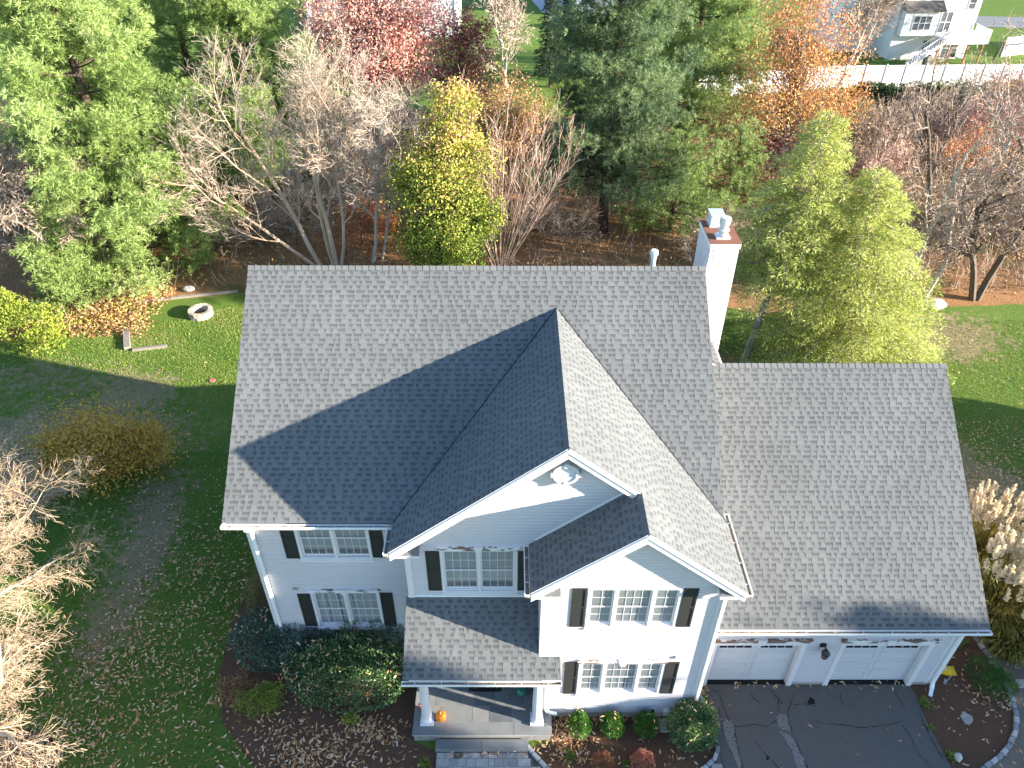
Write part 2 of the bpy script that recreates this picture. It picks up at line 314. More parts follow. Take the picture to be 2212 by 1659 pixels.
# ------------------------------------------------------------------ terrain
def gz(x, y):
    s = np.clip((np.asarray(y, float) - 1.0) / 14.0, 0, 1); return -1.4 * s * s * (3 - 2 * s)
def gzf(x, y): return float(gz(x, y))
RN = np.random.default_rng(7)
def axis_pts(lo, hi, step, far): return np.array([-f for f in reversed(far)] + list(np.arange(lo, hi + 1e-6, step)) + list(far), float)
gx = axis_pts(-40, 72, 0.5, []); gx = np.concatenate([[-900, -400, -160, -80], gx, [100, 180, 400, 900]])
gy = np.concatenate([[-500, -200, -80, -30], np.arange(-14, 95, 0.5), [110, 140, 220, 500, 1200]])
GX, GY = np.meshgrid(gx, gy); GZ = gz(GX, GY)
def gauss(cx, cy, sx, sy): return np.exp(-(((GX - cx) / sx) ** 2 + ((GY - cy) / sy) ** 2))
# where the woodland floor lies
ystart = np.interp(GX, [-60, -26, -20, -15.5, -14.6, -8, 2, 12, 16, 20, 25, 30, 40, 80], [20, 19, 18.8, 21, 22.8, 23.9, 24.2, 24.3, 23.5, 21.5, 22.2, 22.4, 23, 24])
yend = np.interp(GX, [-60, -14, -6, 4, 8, 14, 20, 30, 60], [62, 62, 58, 52, 52, 56, 58, 61, 66])
litter = np.clip((GY - ystart) / 1.2 + 0.5, 0, 1) * np.clip((yend - GY) / 2.0 + 0.5, 0, 1)
litter = np.maximum(litter, 0.62 * gauss(17.5, 16.5, 2.6, 2.2)); litter = np.maximum(litter, 0.45 * gauss(22.5, 15.5, 4.0, 2.2))
bare = 0.95 * gauss(-13.5, 11.2, 6.0, 3.0) + 0.55 * gauss(-17, 16.2, 4.5, 1.6) + 0.8 * gauss(-11.5, 15.0, 1.6, 1.2) + 0.75 * gauss(-7.5, 6.5, 1.3, 2.0) + 0.8 * gauss(-6.7, 4.0, 1.0, 1.6) + 0.7 * gauss(-6.8, 0.8, 1.4, 2.0)
bare += 0.85 * gauss(29, 19.5, 4.0, 2.6) + 0.8 * gauss(24.5, 8.5, 2.2, 3.2) + 0.5 * gauss(22.8, 7, 1.2, 2.2) + 0.5 * gauss(26, 7.5, 1.5, 1.2) + 0.3 * gauss(-12, 19, 3, 1) + 0.9 * gauss(24, 1.5, 1.6, 2.0)
me = bpy.data.meshes.new('ground'); ny, nx = GX.shape
me.vertices.add(nx * ny); me.vertices.foreach_set('co', np.stack([GX, GY, GZ], -1).astype(np.float32).ravel())
ii = (np.arange(ny - 1)[:, None] * nx + np.arange(nx - 1)[None]).ravel()
quads = np.stack([ii, ii + 1, ii + nx + 1, ii + nx], 1).astype(np.int32)
me.loops.add(len(quads) * 4); me.loops.foreach_set('vertex_index', quads.ravel())
me.polygons.add(len(quads)); me.polygons.foreach_set('loop_start', np.arange(0, len(quads) * 4, 4, dtype=np.int32)); me.polygons.foreach_set('use_smooth', np.ones(len(quads), bool))
for nm, arr in (('litter', litter), ('bare', np.clip(bare, 0, 1))):
    a = me.attributes.new(nm, 'FLOAT', 'POINT'); a.data.foreach_set('value', arr.astype(np.float32).ravel())
me.update(calc_edges=True)
tag(link('ground', me, M['ground']), 'green lawn round the house turning into brown woodland floor behind it', kind='structure')

# ------------------------------------------------------------------ the house
xL, xR, yr, zr, oh, ze = -1.3462, 11.6162, 5.4352, 10.4691, 0.3457, 6.1877
pm = (zr - ze) / (yr + oh); ybk = 9.3; zbk = zr - pm * (ybk - yr)
xg, pg, Wd, yf1, yf2, xsl = 7.3726, 0.8165, 4.3172, -1.3109, -2.5186, 6.5594
xgl, xgr = xg - Wd, xg + Wd; zg = ze + pg * Wd; xs = (xsl + xgr) / 2; zs = ze + pg * (xgr - xs)
xGr, yGr, zGr, yGe, zGe = 19.0108, 4.4995, 7.7468, -1.5489, 3.3406; pG = (zGr - zGe) / (yGr - yGe); yGb = 2 * yGr - yGe
xwl, xcl, xss, xsr = -0.9456, 3.4023, 6.8676, 11.3159; yc, ys, yw = -1.0173, -2.2035, -1.2; xwG = 18.6; ywb = ybk - 0.35
H = tag(empty('house'), 'white two storey house with grey shingle roof, front gables and attached double garage', 'house')

# ---- walls: dark core volumes and clapboards
WL = empty('wall_root')
core = MB()
core.box(xwl + .02, xsr - .02, 0.16, ywb - .02, -1.8, ze - .22)
core.box(xcl + .02, xss + .1, yc + .16, 0.5, 0.0, ze - .22)
core.box(xss + .02, xsr - .02, ys + .16, 0.4, 0.0, ze - .22)
core.box(xsr + .1, xwG - .02, yw + .3, yGb - .4, -1.8, zGe - .05)
WALL = core.build('wall_core', M['dark'], H)
def clap(nrm, O, sd, z0, z1, lim, holes=(), e=0.112):
    """clapboards as real overlapping laps; lim(z) gives (s0, s1); holes are (s0, s1, z0, z1)"""
    mb = MB(); n = Vector(nrm); sd = Vector(sd); O = Vector(O); z = z0
    while z < z1 - 1e-4:
        t = min(z + e, z1); a0, a1 = lim(z + .001); b0, b1 = lim(t)
        if b1 - b0 < 0.02: z = t; continue
        zm = (z + t) / 2; ints = [(max(a0, -1e9), a1, b0, b1)]
        segs = [(a0, a1)]
        for h in holes:
            if h[2] < zm < h[3]:
                ns = []
                for p, q in segs:
                    if h[0] > p + .01 and h[0] < q: ns.append((p, h[0]))
                    if h[1] < q - .01 and h[1] > p: ns.append((h[1], q))
                    if h[1] <= p or h[0] >= q: ns.append((p, q))
                segs = ns
        for p, q in segs:
            p2 = b0 if abs(p - a0) < 1e-6 else p; q2 = b1 if abs(q - a1) < 1e-6 else q
            P = lambda s, zz, o: O + sd * s + V(0, 0, zz) + n * o
            zk = z + (t - z) * .66; k = (zk - z) / (t - z); pk, qk = p + (p2 - p) * k, q + (q2 - q) * k
            mb.face([P(p, z, .026), P(q, z, .026), P(qk, zk, .024), P(pk, zk, .024)])
            mb.face([P(pk, zk, .024), P(qk, zk, .024), P(q2, t, .002), P(p2, t, .002)])
            mb.face([P(p, z, .0), P(q, z, .0), P(q, z, .026), P(p, z, .026)])
        z = t
    return mb
wins = {  # plane y, casing box, units, what hangs inside, crown
 'upper_left': (0.0, .32, 2.30, 4.36, 6.02, 2, 'blind', False), 'lower_left': (0.0, .32, 2.31, 1.19, 2.92, 2, 'curtain', True),
 'cross': (yc, 4.30, 6.27, 4.26, 5.99, 2, 'blind', True), 'small_up': (ys, 7.97, 10.25, 4.42, 6.01, 3, 'room', False), 'small_low': (ys, 7.93, 10.23, 1.29, 2.85, 3, 'curtain', True)}
def holes(y): return [(w[1] + .05, w[2] - .05, w[3] + .05, w[4] - .05) for w in wins.values() if abs(w[0] - y) < .01]
fr = (0, -1, 0); X1 = (1, 0, 0)
clap(fr, (0, 0, 0), X1, .3, ze - .06, lambda z: (xwl, xcl + .05), holes(0)).build('front_wall', M['siding'], H)
def limB(z):
    zz = max(z, ze - .2); d = (zg - .16 - zz) / pg
    return (max(xcl, xg - d), min(xg + d, xss + .02 if z < ze - .15 else 99))
clap(fr, (0, yc, 0), X1, .385, zg - .12, limB, holes(yc) + [(4.85, 5.95, 0, 2.55)]).build('gable_wall', M['siding'], H)
def limC(z):
    zz = max(z, ze - .2); d = (zs - .16 - zz) / pg; return (max(xss, xs - d), min(xsr, xs + d))
clap(fr, (0, ys, 0), X1, .3, zs - .12, limC, holes(ys)).build('gable_wall', M['siding'], H)
D1, D2, ZD = (11.95, 14.35), (15.58, 17.95), 2.10
clap(fr, (0, yw, 0), X1, .19, zGe - .03, lambda z: (xsr, xwG), [(D1[0], D1[1], 0, ZD), (D2[0], D2[1], 0, ZD)]).build('garage_wall', M['siding'], H)
L = (-1, 0, 0); R = (1, 0, 0); NY = (0, -1, 0); PY = (0, 1, 0)
side = clap(L, (xss, yc, 0), NY, .385, ze - .1, lambda z: (0, yc - ys)); side.build('side_wall', M['siding'], H)
side = clap(L, (xcl, 0, 0), NY, .3, ze - .1, lambda z: (0, -yc)); side.build('side_wall', M['siding'], H)
def limL(z):
    d = max(0, (zr - .12 - max(z, ze)) / pm); return (yr - min(d, yr), min(ywb, yr + d)) if z > ze else (0, ywb)
clap(L, (xwl, 0, 0), PY, -1.3, zr - .2, limL, e=.15).build('side_wall', M['siding'], H)
clap(R, (xsr, ys, 0), PY, .3, ze - .1, lambda z: (0, -ys + .0), e=.15).build('side_wall', M['siding'], H)
clap(R, (xsr, 0, 0), PY, -1.3, zr - .2, limL, e=.15).build('side_wall', M['siding'], H)
def limGr(z):
    d = max(0, (zGr - .12 - max(z, zGe)) / pG); return (max(yw, yGr - d), min(yGb - .35, yGr + d))
clap(R, (xwG, 0, 0), PY, -1.3, zGr - .2, limGr, e=.15).build('side_wall', M['siding'], H)
bk = clap((0, 1, 0), (0, ywb, 0), X1, -1.3, zbk - .1, lambda z: (xwl, xsr), e=.15); bk.build('rear_wall', M['siding'], H)
bk = clap((0, 1, 0), (0, yGb - .35, 0), X1, -1.3, zGe - .1, lambda z: (xsr, xwG), e=.15); bk.build('rear_wall', M['siding'], H)
# foundation
f = MB(); f.box(xwl + .01, xcl, .012, 1, -.3, .30); f.box(xss, xsr - .01, ys + .012, 0, -.3, .30)
f.box(xsr, D1[0] - .14, yw + .012, yw + .25, -.2, .19); f.box(D1[1] + .14, D2[0] - .14, yw + .012, yw + .25, -.2, .19); f.box(D2[1] + .14, xwG - .01, yw + .012, yw + .25, -.2, .19)
f.box(xwl + .012, xsr - .012, 1.01, ywb - .012, -2, .25); f.box(xsr, xwG - .012, yw + .26, yGb - .37, -2, -.003)
f.build('foundation', M['found'], H)
# corner boards
def corner(x, y, z0, z1, w=.13, side=-1):
    b = MB(); x0, x1 = (x - .022, x + w) if side < 0 else (x - w, x + .022)
    b.box(x0, x1, y - .036, y + .02, z0, z1)
    xs0 = x - .024 if side < 0 else x + .004
    b.box(xs0, xs0 + .02, y + .021, y + w, z0, z1)
    b.build('corner_board', M['white'], H)
corner(xwl, 0, .26, ze - .1); corner(xcl, yc, .40, ze - .2); corner(xss, ys, .30, ze - .2); corner(xsr, ys, .26, ze - .2, .15, 1); corner(xwG, yw, .17, zGe - .1, .14, 1)

# ---- roofs: every course and tab is real
def slope(mb, O, sd, td, tmax, srange, e=0.1435, seed=1):
    rng = random.Random(seed); O = Vector(O); sd = Vector(sd).normalized(); td = Vector(td).normalized(); n = sd.cross(td)
    if n.z < 0: n = -n
    P = lambda s, t, h: O + sd * s + td * t + n * h
    k = 0; t = 0.0
    while t < tmax - .02:
        t1 = min(t + e, tmax); s0, s1 = srange((t + t1) / 2)
        if s1 - s0 < .05: t = t1; continue
        mb.face([P(s0, t, .0), P(s1, t, .0), P(s1, t, .014), P(s0, t, .014)], .1)
        s = s0; tint = rng.uniform(-.03, .03)
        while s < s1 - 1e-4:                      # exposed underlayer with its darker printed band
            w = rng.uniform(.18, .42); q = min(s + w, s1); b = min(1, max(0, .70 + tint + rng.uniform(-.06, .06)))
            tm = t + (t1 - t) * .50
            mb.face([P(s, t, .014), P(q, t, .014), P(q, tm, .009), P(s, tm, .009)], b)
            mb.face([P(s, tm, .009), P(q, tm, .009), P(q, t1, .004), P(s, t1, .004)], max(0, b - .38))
            s = q
        s = s0 - rng.uniform(0, .2)
        while s < s1:
            w = rng.choice((.09, .12, .14, .17, .21)) * rng.uniform(.9, 1.1); a, q = max(s, s0), min(s + w, s1); c = rng.uniform(0, .022)
            if q - a > .02:
                v = min(1, max(0, .80 + tint + rng.uniform(-.08, .10)))
                mb.face([P(a, t - .003, .017), P(q, t - .003, .017), P(max(a + .01, q - c), t1, .010), P(min(q - .01, a + c), t1, .010)], v)
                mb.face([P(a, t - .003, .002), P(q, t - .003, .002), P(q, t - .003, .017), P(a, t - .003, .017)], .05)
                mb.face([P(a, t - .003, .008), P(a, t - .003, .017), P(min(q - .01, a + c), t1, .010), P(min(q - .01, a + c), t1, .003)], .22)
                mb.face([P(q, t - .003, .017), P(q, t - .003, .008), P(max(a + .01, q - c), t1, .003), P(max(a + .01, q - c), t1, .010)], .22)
            s += w + rng.choice((.06, .10, .13, .17)) * rng.uniform(.8, 1.25)
        t = t1
def deck(mb, pts, th=.05, mi=1):
    p = [Vector(q) for q in pts]; n = (p[1] - p[0]).cross(p[2] - p[0]).normalized()
    if n.z < 0: n = -n
    mb.prism([q - n * .002 for q in p], -n * th, .5, mi)
def caps(mb, a, b, d1, d2, w=.15, seg=.19, seed=3):
    rng = random.Random(seed); a = Vector(a); b = Vector(b); L_ = (b - a).length; u = (b - a) / L_; k = int(L_ / seg); d1 = Vector(d1).normalized(); d2 = Vector(d2).normalized()
    for i in range(k):
        p = a + u * (L_ * i / k); q = a + u * (L_ * (i + 1) / k + .02); v = min(1, .72 + rng.uniform(-.14, .16)); up = V(0, 0, .034 if 1 else 0); lo = V(0, 0, .020)
        for d in (d1, d2):
            f = [p + d * w + up * .9, q + d * w + lo, q + lo, p + up]
            if (f[1] - f[0]).cross(f[2] - f[0]).z < 0: f.reverse()
            mb.face(f, v)
            g = [p + d * w, p + d * w + up, q + d * w + lo, q + d * w]
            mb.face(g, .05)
cm, sm = 1 / math.hypot(1, pm), pm / math.hypot(1, pm)
SH = [M['shingle'], M['white']]
rf = MB(); Lm = math.hypot(yr + oh, zr - ze)
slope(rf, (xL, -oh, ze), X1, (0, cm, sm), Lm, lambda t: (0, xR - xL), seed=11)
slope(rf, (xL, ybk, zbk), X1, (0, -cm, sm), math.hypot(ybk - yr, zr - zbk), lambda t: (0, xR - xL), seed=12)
deck(rf, [(xL, -oh, ze), (xR, -oh, ze), (xR, yr, zr), (xL, yr, zr)]); deck(rf, [(xL, ybk, zbk), (xR, ybk, zbk), (xR, yr, zr), (xL, yr, zr)])
roof = rf.build('roof', SH, H)
c = MB(); caps(c, (xL, yr, zr), (xR, yr, zr), (0, -1, -pm), (0, 1, -pm)); c.build('ridge_cap', M['shingle'], roof)
cg, sg = 1 / math.hypot(1, pg), pg / math.hypot(1, pg); ygb = -oh + (zg - ze) / pm
g = MB(); Lg = Wd / cg
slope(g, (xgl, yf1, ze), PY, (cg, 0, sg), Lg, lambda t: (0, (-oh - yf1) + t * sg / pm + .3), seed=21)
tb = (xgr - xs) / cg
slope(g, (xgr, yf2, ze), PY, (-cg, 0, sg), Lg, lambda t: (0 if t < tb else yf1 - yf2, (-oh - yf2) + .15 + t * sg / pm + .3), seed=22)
deck(g, [(xgl, yf1, ze), (xgl, -oh + .3, ze), (xg, ygb + .3, zg), (xg, yf1, zg)])
deck(g, [(xgr, yf2, ze), (xgr, -oh + .25, ze), (xs, ygb - 2.0, zs), (xs, yf2, zs)]); deck(g, [(xs, yf1, zs), (xs, ygb - 2.0, zs), (xg, ygb + .3, zg), (xg, yf1, zg)])
tl = (xs - xsl) / cg
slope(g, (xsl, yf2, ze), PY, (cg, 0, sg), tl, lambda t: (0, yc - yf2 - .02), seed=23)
deck(g, [(xsl, yf2, ze), (xsl, yc - .02, ze), (xs, yc - .02, zs), (xs, yf2, zs)])
groof = g.build('gable_roof', SH, H)
c = MB(); caps(c, (xg, yf1, zg), (xg, ygb + .1, zg), (-1, 0, -pg), (1, 0, -pg)); c.build('ridge_cap', M['shingle'], groof)
c = MB(); caps(c, (xs, yf2, zs), (xs, yf1 + .02, zs), (-1, 0, -pg), (1, 0, -pg), seed=4); c.build('ridge_cap', M['shingle'], groof)
c = MB()  # woven valleys: a thin dark line where the planes meet
for (a, b) in (((xgl, -oh, ze), (xg, ygb, zg)), ((xgr, -oh, ze), (xg, ygb, zg))): c.beam(V(*a) + V(0, 0, .02), V(*b) + V(0, 0, .02), .035, .02)
c.build('valley_line', M['black'], groof)
cG, sG = 1 / math.hypot(1, pG), pG / math.hypot(1, pG); LG = math.hypot(yGr - yGe, zGr - zGe)
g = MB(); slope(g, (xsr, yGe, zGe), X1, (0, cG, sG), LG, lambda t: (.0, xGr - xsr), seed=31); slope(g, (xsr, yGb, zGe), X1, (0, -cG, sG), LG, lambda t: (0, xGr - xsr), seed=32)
deck(g, [(xsr, yGe, zGe), (xGr, yGe, zGe), (xGr, yGr, zGr), (xsr, yGr, zGr)]); deck(g, [(xsr, yGb, zGe), (xGr, yGb, zGe), (xGr, yGr, zGr), (xsr, yGr, zGr)])
garoof = g.build('garage_roof', SH, H)
c = MB(); caps(c, (xsr, yGr, zGr), (xGr, yGr, zGr), (0, -1, -pG), (0, 1, -pG), seed=6); c.build('ridge_cap', M['shingle'], garoof)
# small cricket behind the garage ridge against the main wall
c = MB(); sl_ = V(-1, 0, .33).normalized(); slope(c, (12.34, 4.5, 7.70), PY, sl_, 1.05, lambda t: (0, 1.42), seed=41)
c.prism([(12.33, 4.45, 7.69), (12.33, 5.93, 7.69), (11.33, 5.93, 8.01), (11.33, 4.45, 8.01)], (0, 0, -.25), .5, 1)
c.box(12.345, 12.40, 4.5, 5.93, 7.58, 7.705, .5, 1); c.build('cricket_roof', SH, H)
zpt, zpe, ype, xpl, xpr = 4.05, 2.8737, -2.7538, 3.30, 7.41
pp = (zpt - zpe) / (yc - ype); cp, sp = 1 / math.hypot(1, pp), pp / math.hypot(1, pp); Lp = math.hypot(yc - ype, zpt - zpe)
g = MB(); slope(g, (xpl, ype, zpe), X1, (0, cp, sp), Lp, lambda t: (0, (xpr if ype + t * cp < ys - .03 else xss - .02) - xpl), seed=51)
deck(g, [(xpl, ype, zpe), (xpr, ype, zpe), (xpr, ys - .03, zpe + pp * (ys - .03 - ype)), (xpl, ys - .03, zpe + pp * (ys - .03 - ype))])
deck(g, [(xpl, ys - .03, zpe + pp * (ys - .03 - ype)), (xss - .02, ys - .03, zpe + pp * (ys - .03 - ype)), (xss - .02, yc, zpt), (xpl, yc, zpt)])
proof = g.build('porch_roof', SH, H)
# flashing strips where roofs meet walls
c = MB(); c.box(xcl - .05, xss - .01, yc - .035, yc - .017, zpt + .01, zpt + .08); c.build('flashing', M['gutter'], H); c = MB()
q0 = V(xsl + .15, yc - .02, ze + pg * .15 + .05); q1 = V(xs - .12, yc - .02, zs - .12 * pg + .05); c.beam(q0, q1, .02, .07, (0, 0, 1))
c.build('flashing', M['gutter'], H)
c = MB(); c.box(3.42, 7.22, -2.62, -2.47, 2.44, 2.80); c.box(3.42, 3.57, -2.465, yc - .02, 2.44, 2.80); c.box(xpl + .02, xss - .02, -2.66, yc - .02, 2.81, 2.835); c.build('porch_beam', M['white'], H)
# rake boards, eave soffits and gable returns
def rake(a, b, off, h=.27):
    """fascia with mitred plumb ends"""
    m = MB(); (x0, y0, z0), (x1, y1, z1) = a, b
    m.prism([(x0, y0 + .002, z0 - .06), (x1, y0 + .002, z1 - .06), (x1, y0 + .002, z1 - .06 - h), (x0, y0 + .002, z0 - .06 - h)], (0, .035, 0))
    m.prism([(x0, y0 - .022, z0 - .055), (x1, y0 - .022, z1 - .055), (x1, y0 - .022, z1 - .14), (x0, y0 - .022, z0 - .14)], (0, .023, 0)); return m
for (xa, za, xb, zb, y) in ((xgl + .02, ze, xg, zg, yf1), (xg, zg, xs - .12, zs + .12 * pg, yf1), (xsl + .02, ze, xs, zs, yf2), (xs, zs, xgr - .02, ze, yf2)):
    rake((xa, y, za), (xb, y, zb), .018).build('rake_board', M['white'], H)
    m = MB(); n = V(-(zb - za), 0, xb - xa).normalized(); y1 = (yc if y == yf1 else ys) - .02
    m.prism([V(xa, y + .04, za) - n * .075, V(xb, y + .04, zb) - n * .075, V(xb, y1, zb) - n * .075, V(xa, y1, za) - n * .075], -n * .02); m.build('soffit', M['white'], H)
for xx, ya, yb, za, zb in ((xL + .02, -oh, yr, ze, zr), (xL + .02, ybk, yr, zbk, zr), (xR - .02, -oh, yr, ze, zr), (xR - .02, ybk, yr, zbk, zr), (xGr - .02, yGe, yGr, zGe, zGr), (xGr - .02, yGb, yGr, zGe, zGr)):
    m = MB(); m.beam((xx, ya, za - .15), (xx, yb, zb - .15), .035, .17); m.build('rake_board', M['white'], H)
s = MB(); s.box(xL + .04, xcl, -oh + .005, -.02, ze - .22, ze - .19); s.box(xL + .04, xgl - .02, -oh, -oh + .02, ze - .19, ze - .06); s.build('soffit', M['white'], H)
s = MB(); s.box(xsr, xGr - .04, yGe + .005, yw - .03, zGe - .19, zGe - .16); s.box(xsr, xGr - .04, yGe, yGe + .02, zGe - .16, zGe - .05); s.build('soffit', M['white'], H)
s = MB(); s.box(xgr - .025, xgr - .005, yf2 + .06, .1, ze - .2, ze - .06); s.box(xsr + .02, xgr - .03, yf2 + .06, .1, ze - .2, ze - .18); s.build('soffit', M['white'], H)
s = MB(); s.box(xsl + .005, xsl + .025, yf2 + .06, yc - .02, ze - .2, ze - .06); s.box(xsl + .03, xss - .02, yf2 + .06, yc - .02, ze - .2, ze - .18); s.build('soffit', M['white'], H)
s = MB(); s.box(xgl + .005, xgl + .025, yf1 + .06, -oh, ze - .2, ze - .06); s.box(xgl + .03, xcl - .02, yf1 + .06, -.02, ze - .2, ze - .18); s.build('soffit', M['white'], H)
def ret(x0, x1, y, ywall, sgn):
    """little boxed return with its own shingled cap at the foot of a rake"""
    m = MB(); m.box(x0, x1, y + .01, ywall - .02, ze - .24, ze - .12, .5, 1)
    wide = abs(x1 - x0); n = 4
    for i in range(n):
        a, b = x0 + (x1 - x0) * i / n, x0 + (x1 - x0) * (i + 1) / n
        for (u0, u1, v) in ((0, .5, .85), (.5, 1, .65)):
            Y = lambda u: y - .005 + (ywall - .02 - y) * u; Z = lambda u: ze - .118 + .22 * u
            m.face([(a + .004, Y(u0), Z(u0)), (b - .004, Y(u0), Z(u0)), (b - .004, Y(u1), Z(u1)), (a + .004, Y(u1), Z(u1))], min(1, v + .1 * ((i * 7) % 3 - 1)))
    m.build('gable_return', SH, H)
ret(xgl + .06, xcl + .42, yf1, yc, 1); ret(xsl + .06, xss + .42, yf2, ys, 1); ret(xsr - .25, xgr - .08, yf2, ys, -1)
# ---- gutters
LEAFGUT = []
def gutter(a, b, out, hang=.62, top=-.035):
    a = Vector(a) + V(0, 0, top); b = Vector(b) + V(0, 0, top); o = Vector(out); m = MB(); th = .012; w = .125; h = .11
    def plate(o0, o1, z0, z1):
        P = [a + o * o0 + V(0, 0, z0), a + o * o1 + V(0, 0, z0), a + o * o1 + V(0, 0, z1), a + o * o0 + V(0, 0, z1)]; m.prism(P, b - a)
    plate(.006, .006 + th, -h, 0);  plate(w - th, w, -h + .03, .004); plate(w - th - .02, w - th - .001, -h + th, -h + .03); plate(w + .001, w + .012, -.022, .006)
    u = (b - a).normalized()
    P = [a + o * q_ + V(0, 0, z_) for q_, z_ in ((.006 + th, -h), (w - th - .001, -h), (w - th - .001, -h + .045), (.006 + th, -h + .045))]; m.prism(P, b - a, .5, 1)
    for p in (a, b): m.prism([p + o * (.006 + th) + V(0, 0, -h + .05), p + o * (w - th) + V(0, 0, -h + .05), p + o * (w - th) + V(0, 0, 0), p + o * (.006 + th) + V(0, 0, 0)], u * (.012 if p == a else -.012))
    ob = m.build('gutter', [M['gutter'], M['silt']], H); L_ = (b - a).length; k = max(1, int(L_ / hang))
    for i in range(k):
        p = a + u * (L_ * (i + .5) / k); q = MB(); q.beam(p + o * .02 + V(0, 0, -.012), p + o * (w - .013) + V(0, 0, -.012), .022, .006); q.build('hanger', M['white'], ob)
    rng = random.Random(int(L_ * 100))
    for i in range(int(L_ * 14)):
        LEAFGUT.append((a + u * rng.uniform(.05, L_ - .05) + o * rng.uniform(.03, w - .03) + V(0, 0, -h + .03 + rng.uniform(0, .03)), rng.random()))
gutter((xL - .02, -oh, ze), (xgl - .13, -oh, ze), (0, -1, 0), .66); gutter((xgl, -oh - .14, ze), (xgl, yf1 - .02, ze), (-1, 0, 0), .5)
gutter((xsl, yc - .02, ze), (xsl, yf2 - .02, ze), (-1, 0, 0), .6); gutter((xgr, yf2 - .02, ze), (xgr, .02, ze), (1, 0, 0), .6)
gutter((xsr + .05, yGe, zGe), (xGr + .03, yGe, zGe), (0, -1, 0), .7); gutter((xpl - .03, ype, zpe), (xpr + .02, ype, zpe), (0, -1, 0), .62)
def downspout(pts, w=.085):
    m = MB()
    for p, q in zip(pts[:-1], pts[1:]): m.beam(p, q, w, w * .8, (0, 1, 0.01) if abs(p[2] - q[2]) > abs(p[1] - q[1]) else (0, 0, 1))
    m.build('downspout', M['gutter'], H, bevel=.008)
downspout([(xwl + .18, -oh - .06, ze - .15), (xwl + .16, -oh - .02, ze - .28), (xwl + .16, -.085, ze - .55), (xwl + .16, -.085, .35), (xwl + .16, -.30, .16)])
downspout([(xgr + .05, yf2 + .25, ze - .15), (xsr - .02, ys - .085, ze - .5), (xsr - .02, ys - .085, .35), (xsr - .02, ys - .3, .15)])
downspout([(7.22, ype - .06, zpe - .15), (7.22, ype - .03, zpe - .25), (7.12, ys - .085, zpe - .5), (7.12, ys - .085, .5), (7.25, ys - .1, .43), (7.42, ys - .12, .40)])
downspout([(xwG - .05, yGe - .06, zGe - .15), (xwG + .03, yw - .09, zGe - .4), (xwG + .03, yw - .09, .32), (xwG - .01, yw - .22, .18), (xwG - .12, yw - .42, .10)], .095)
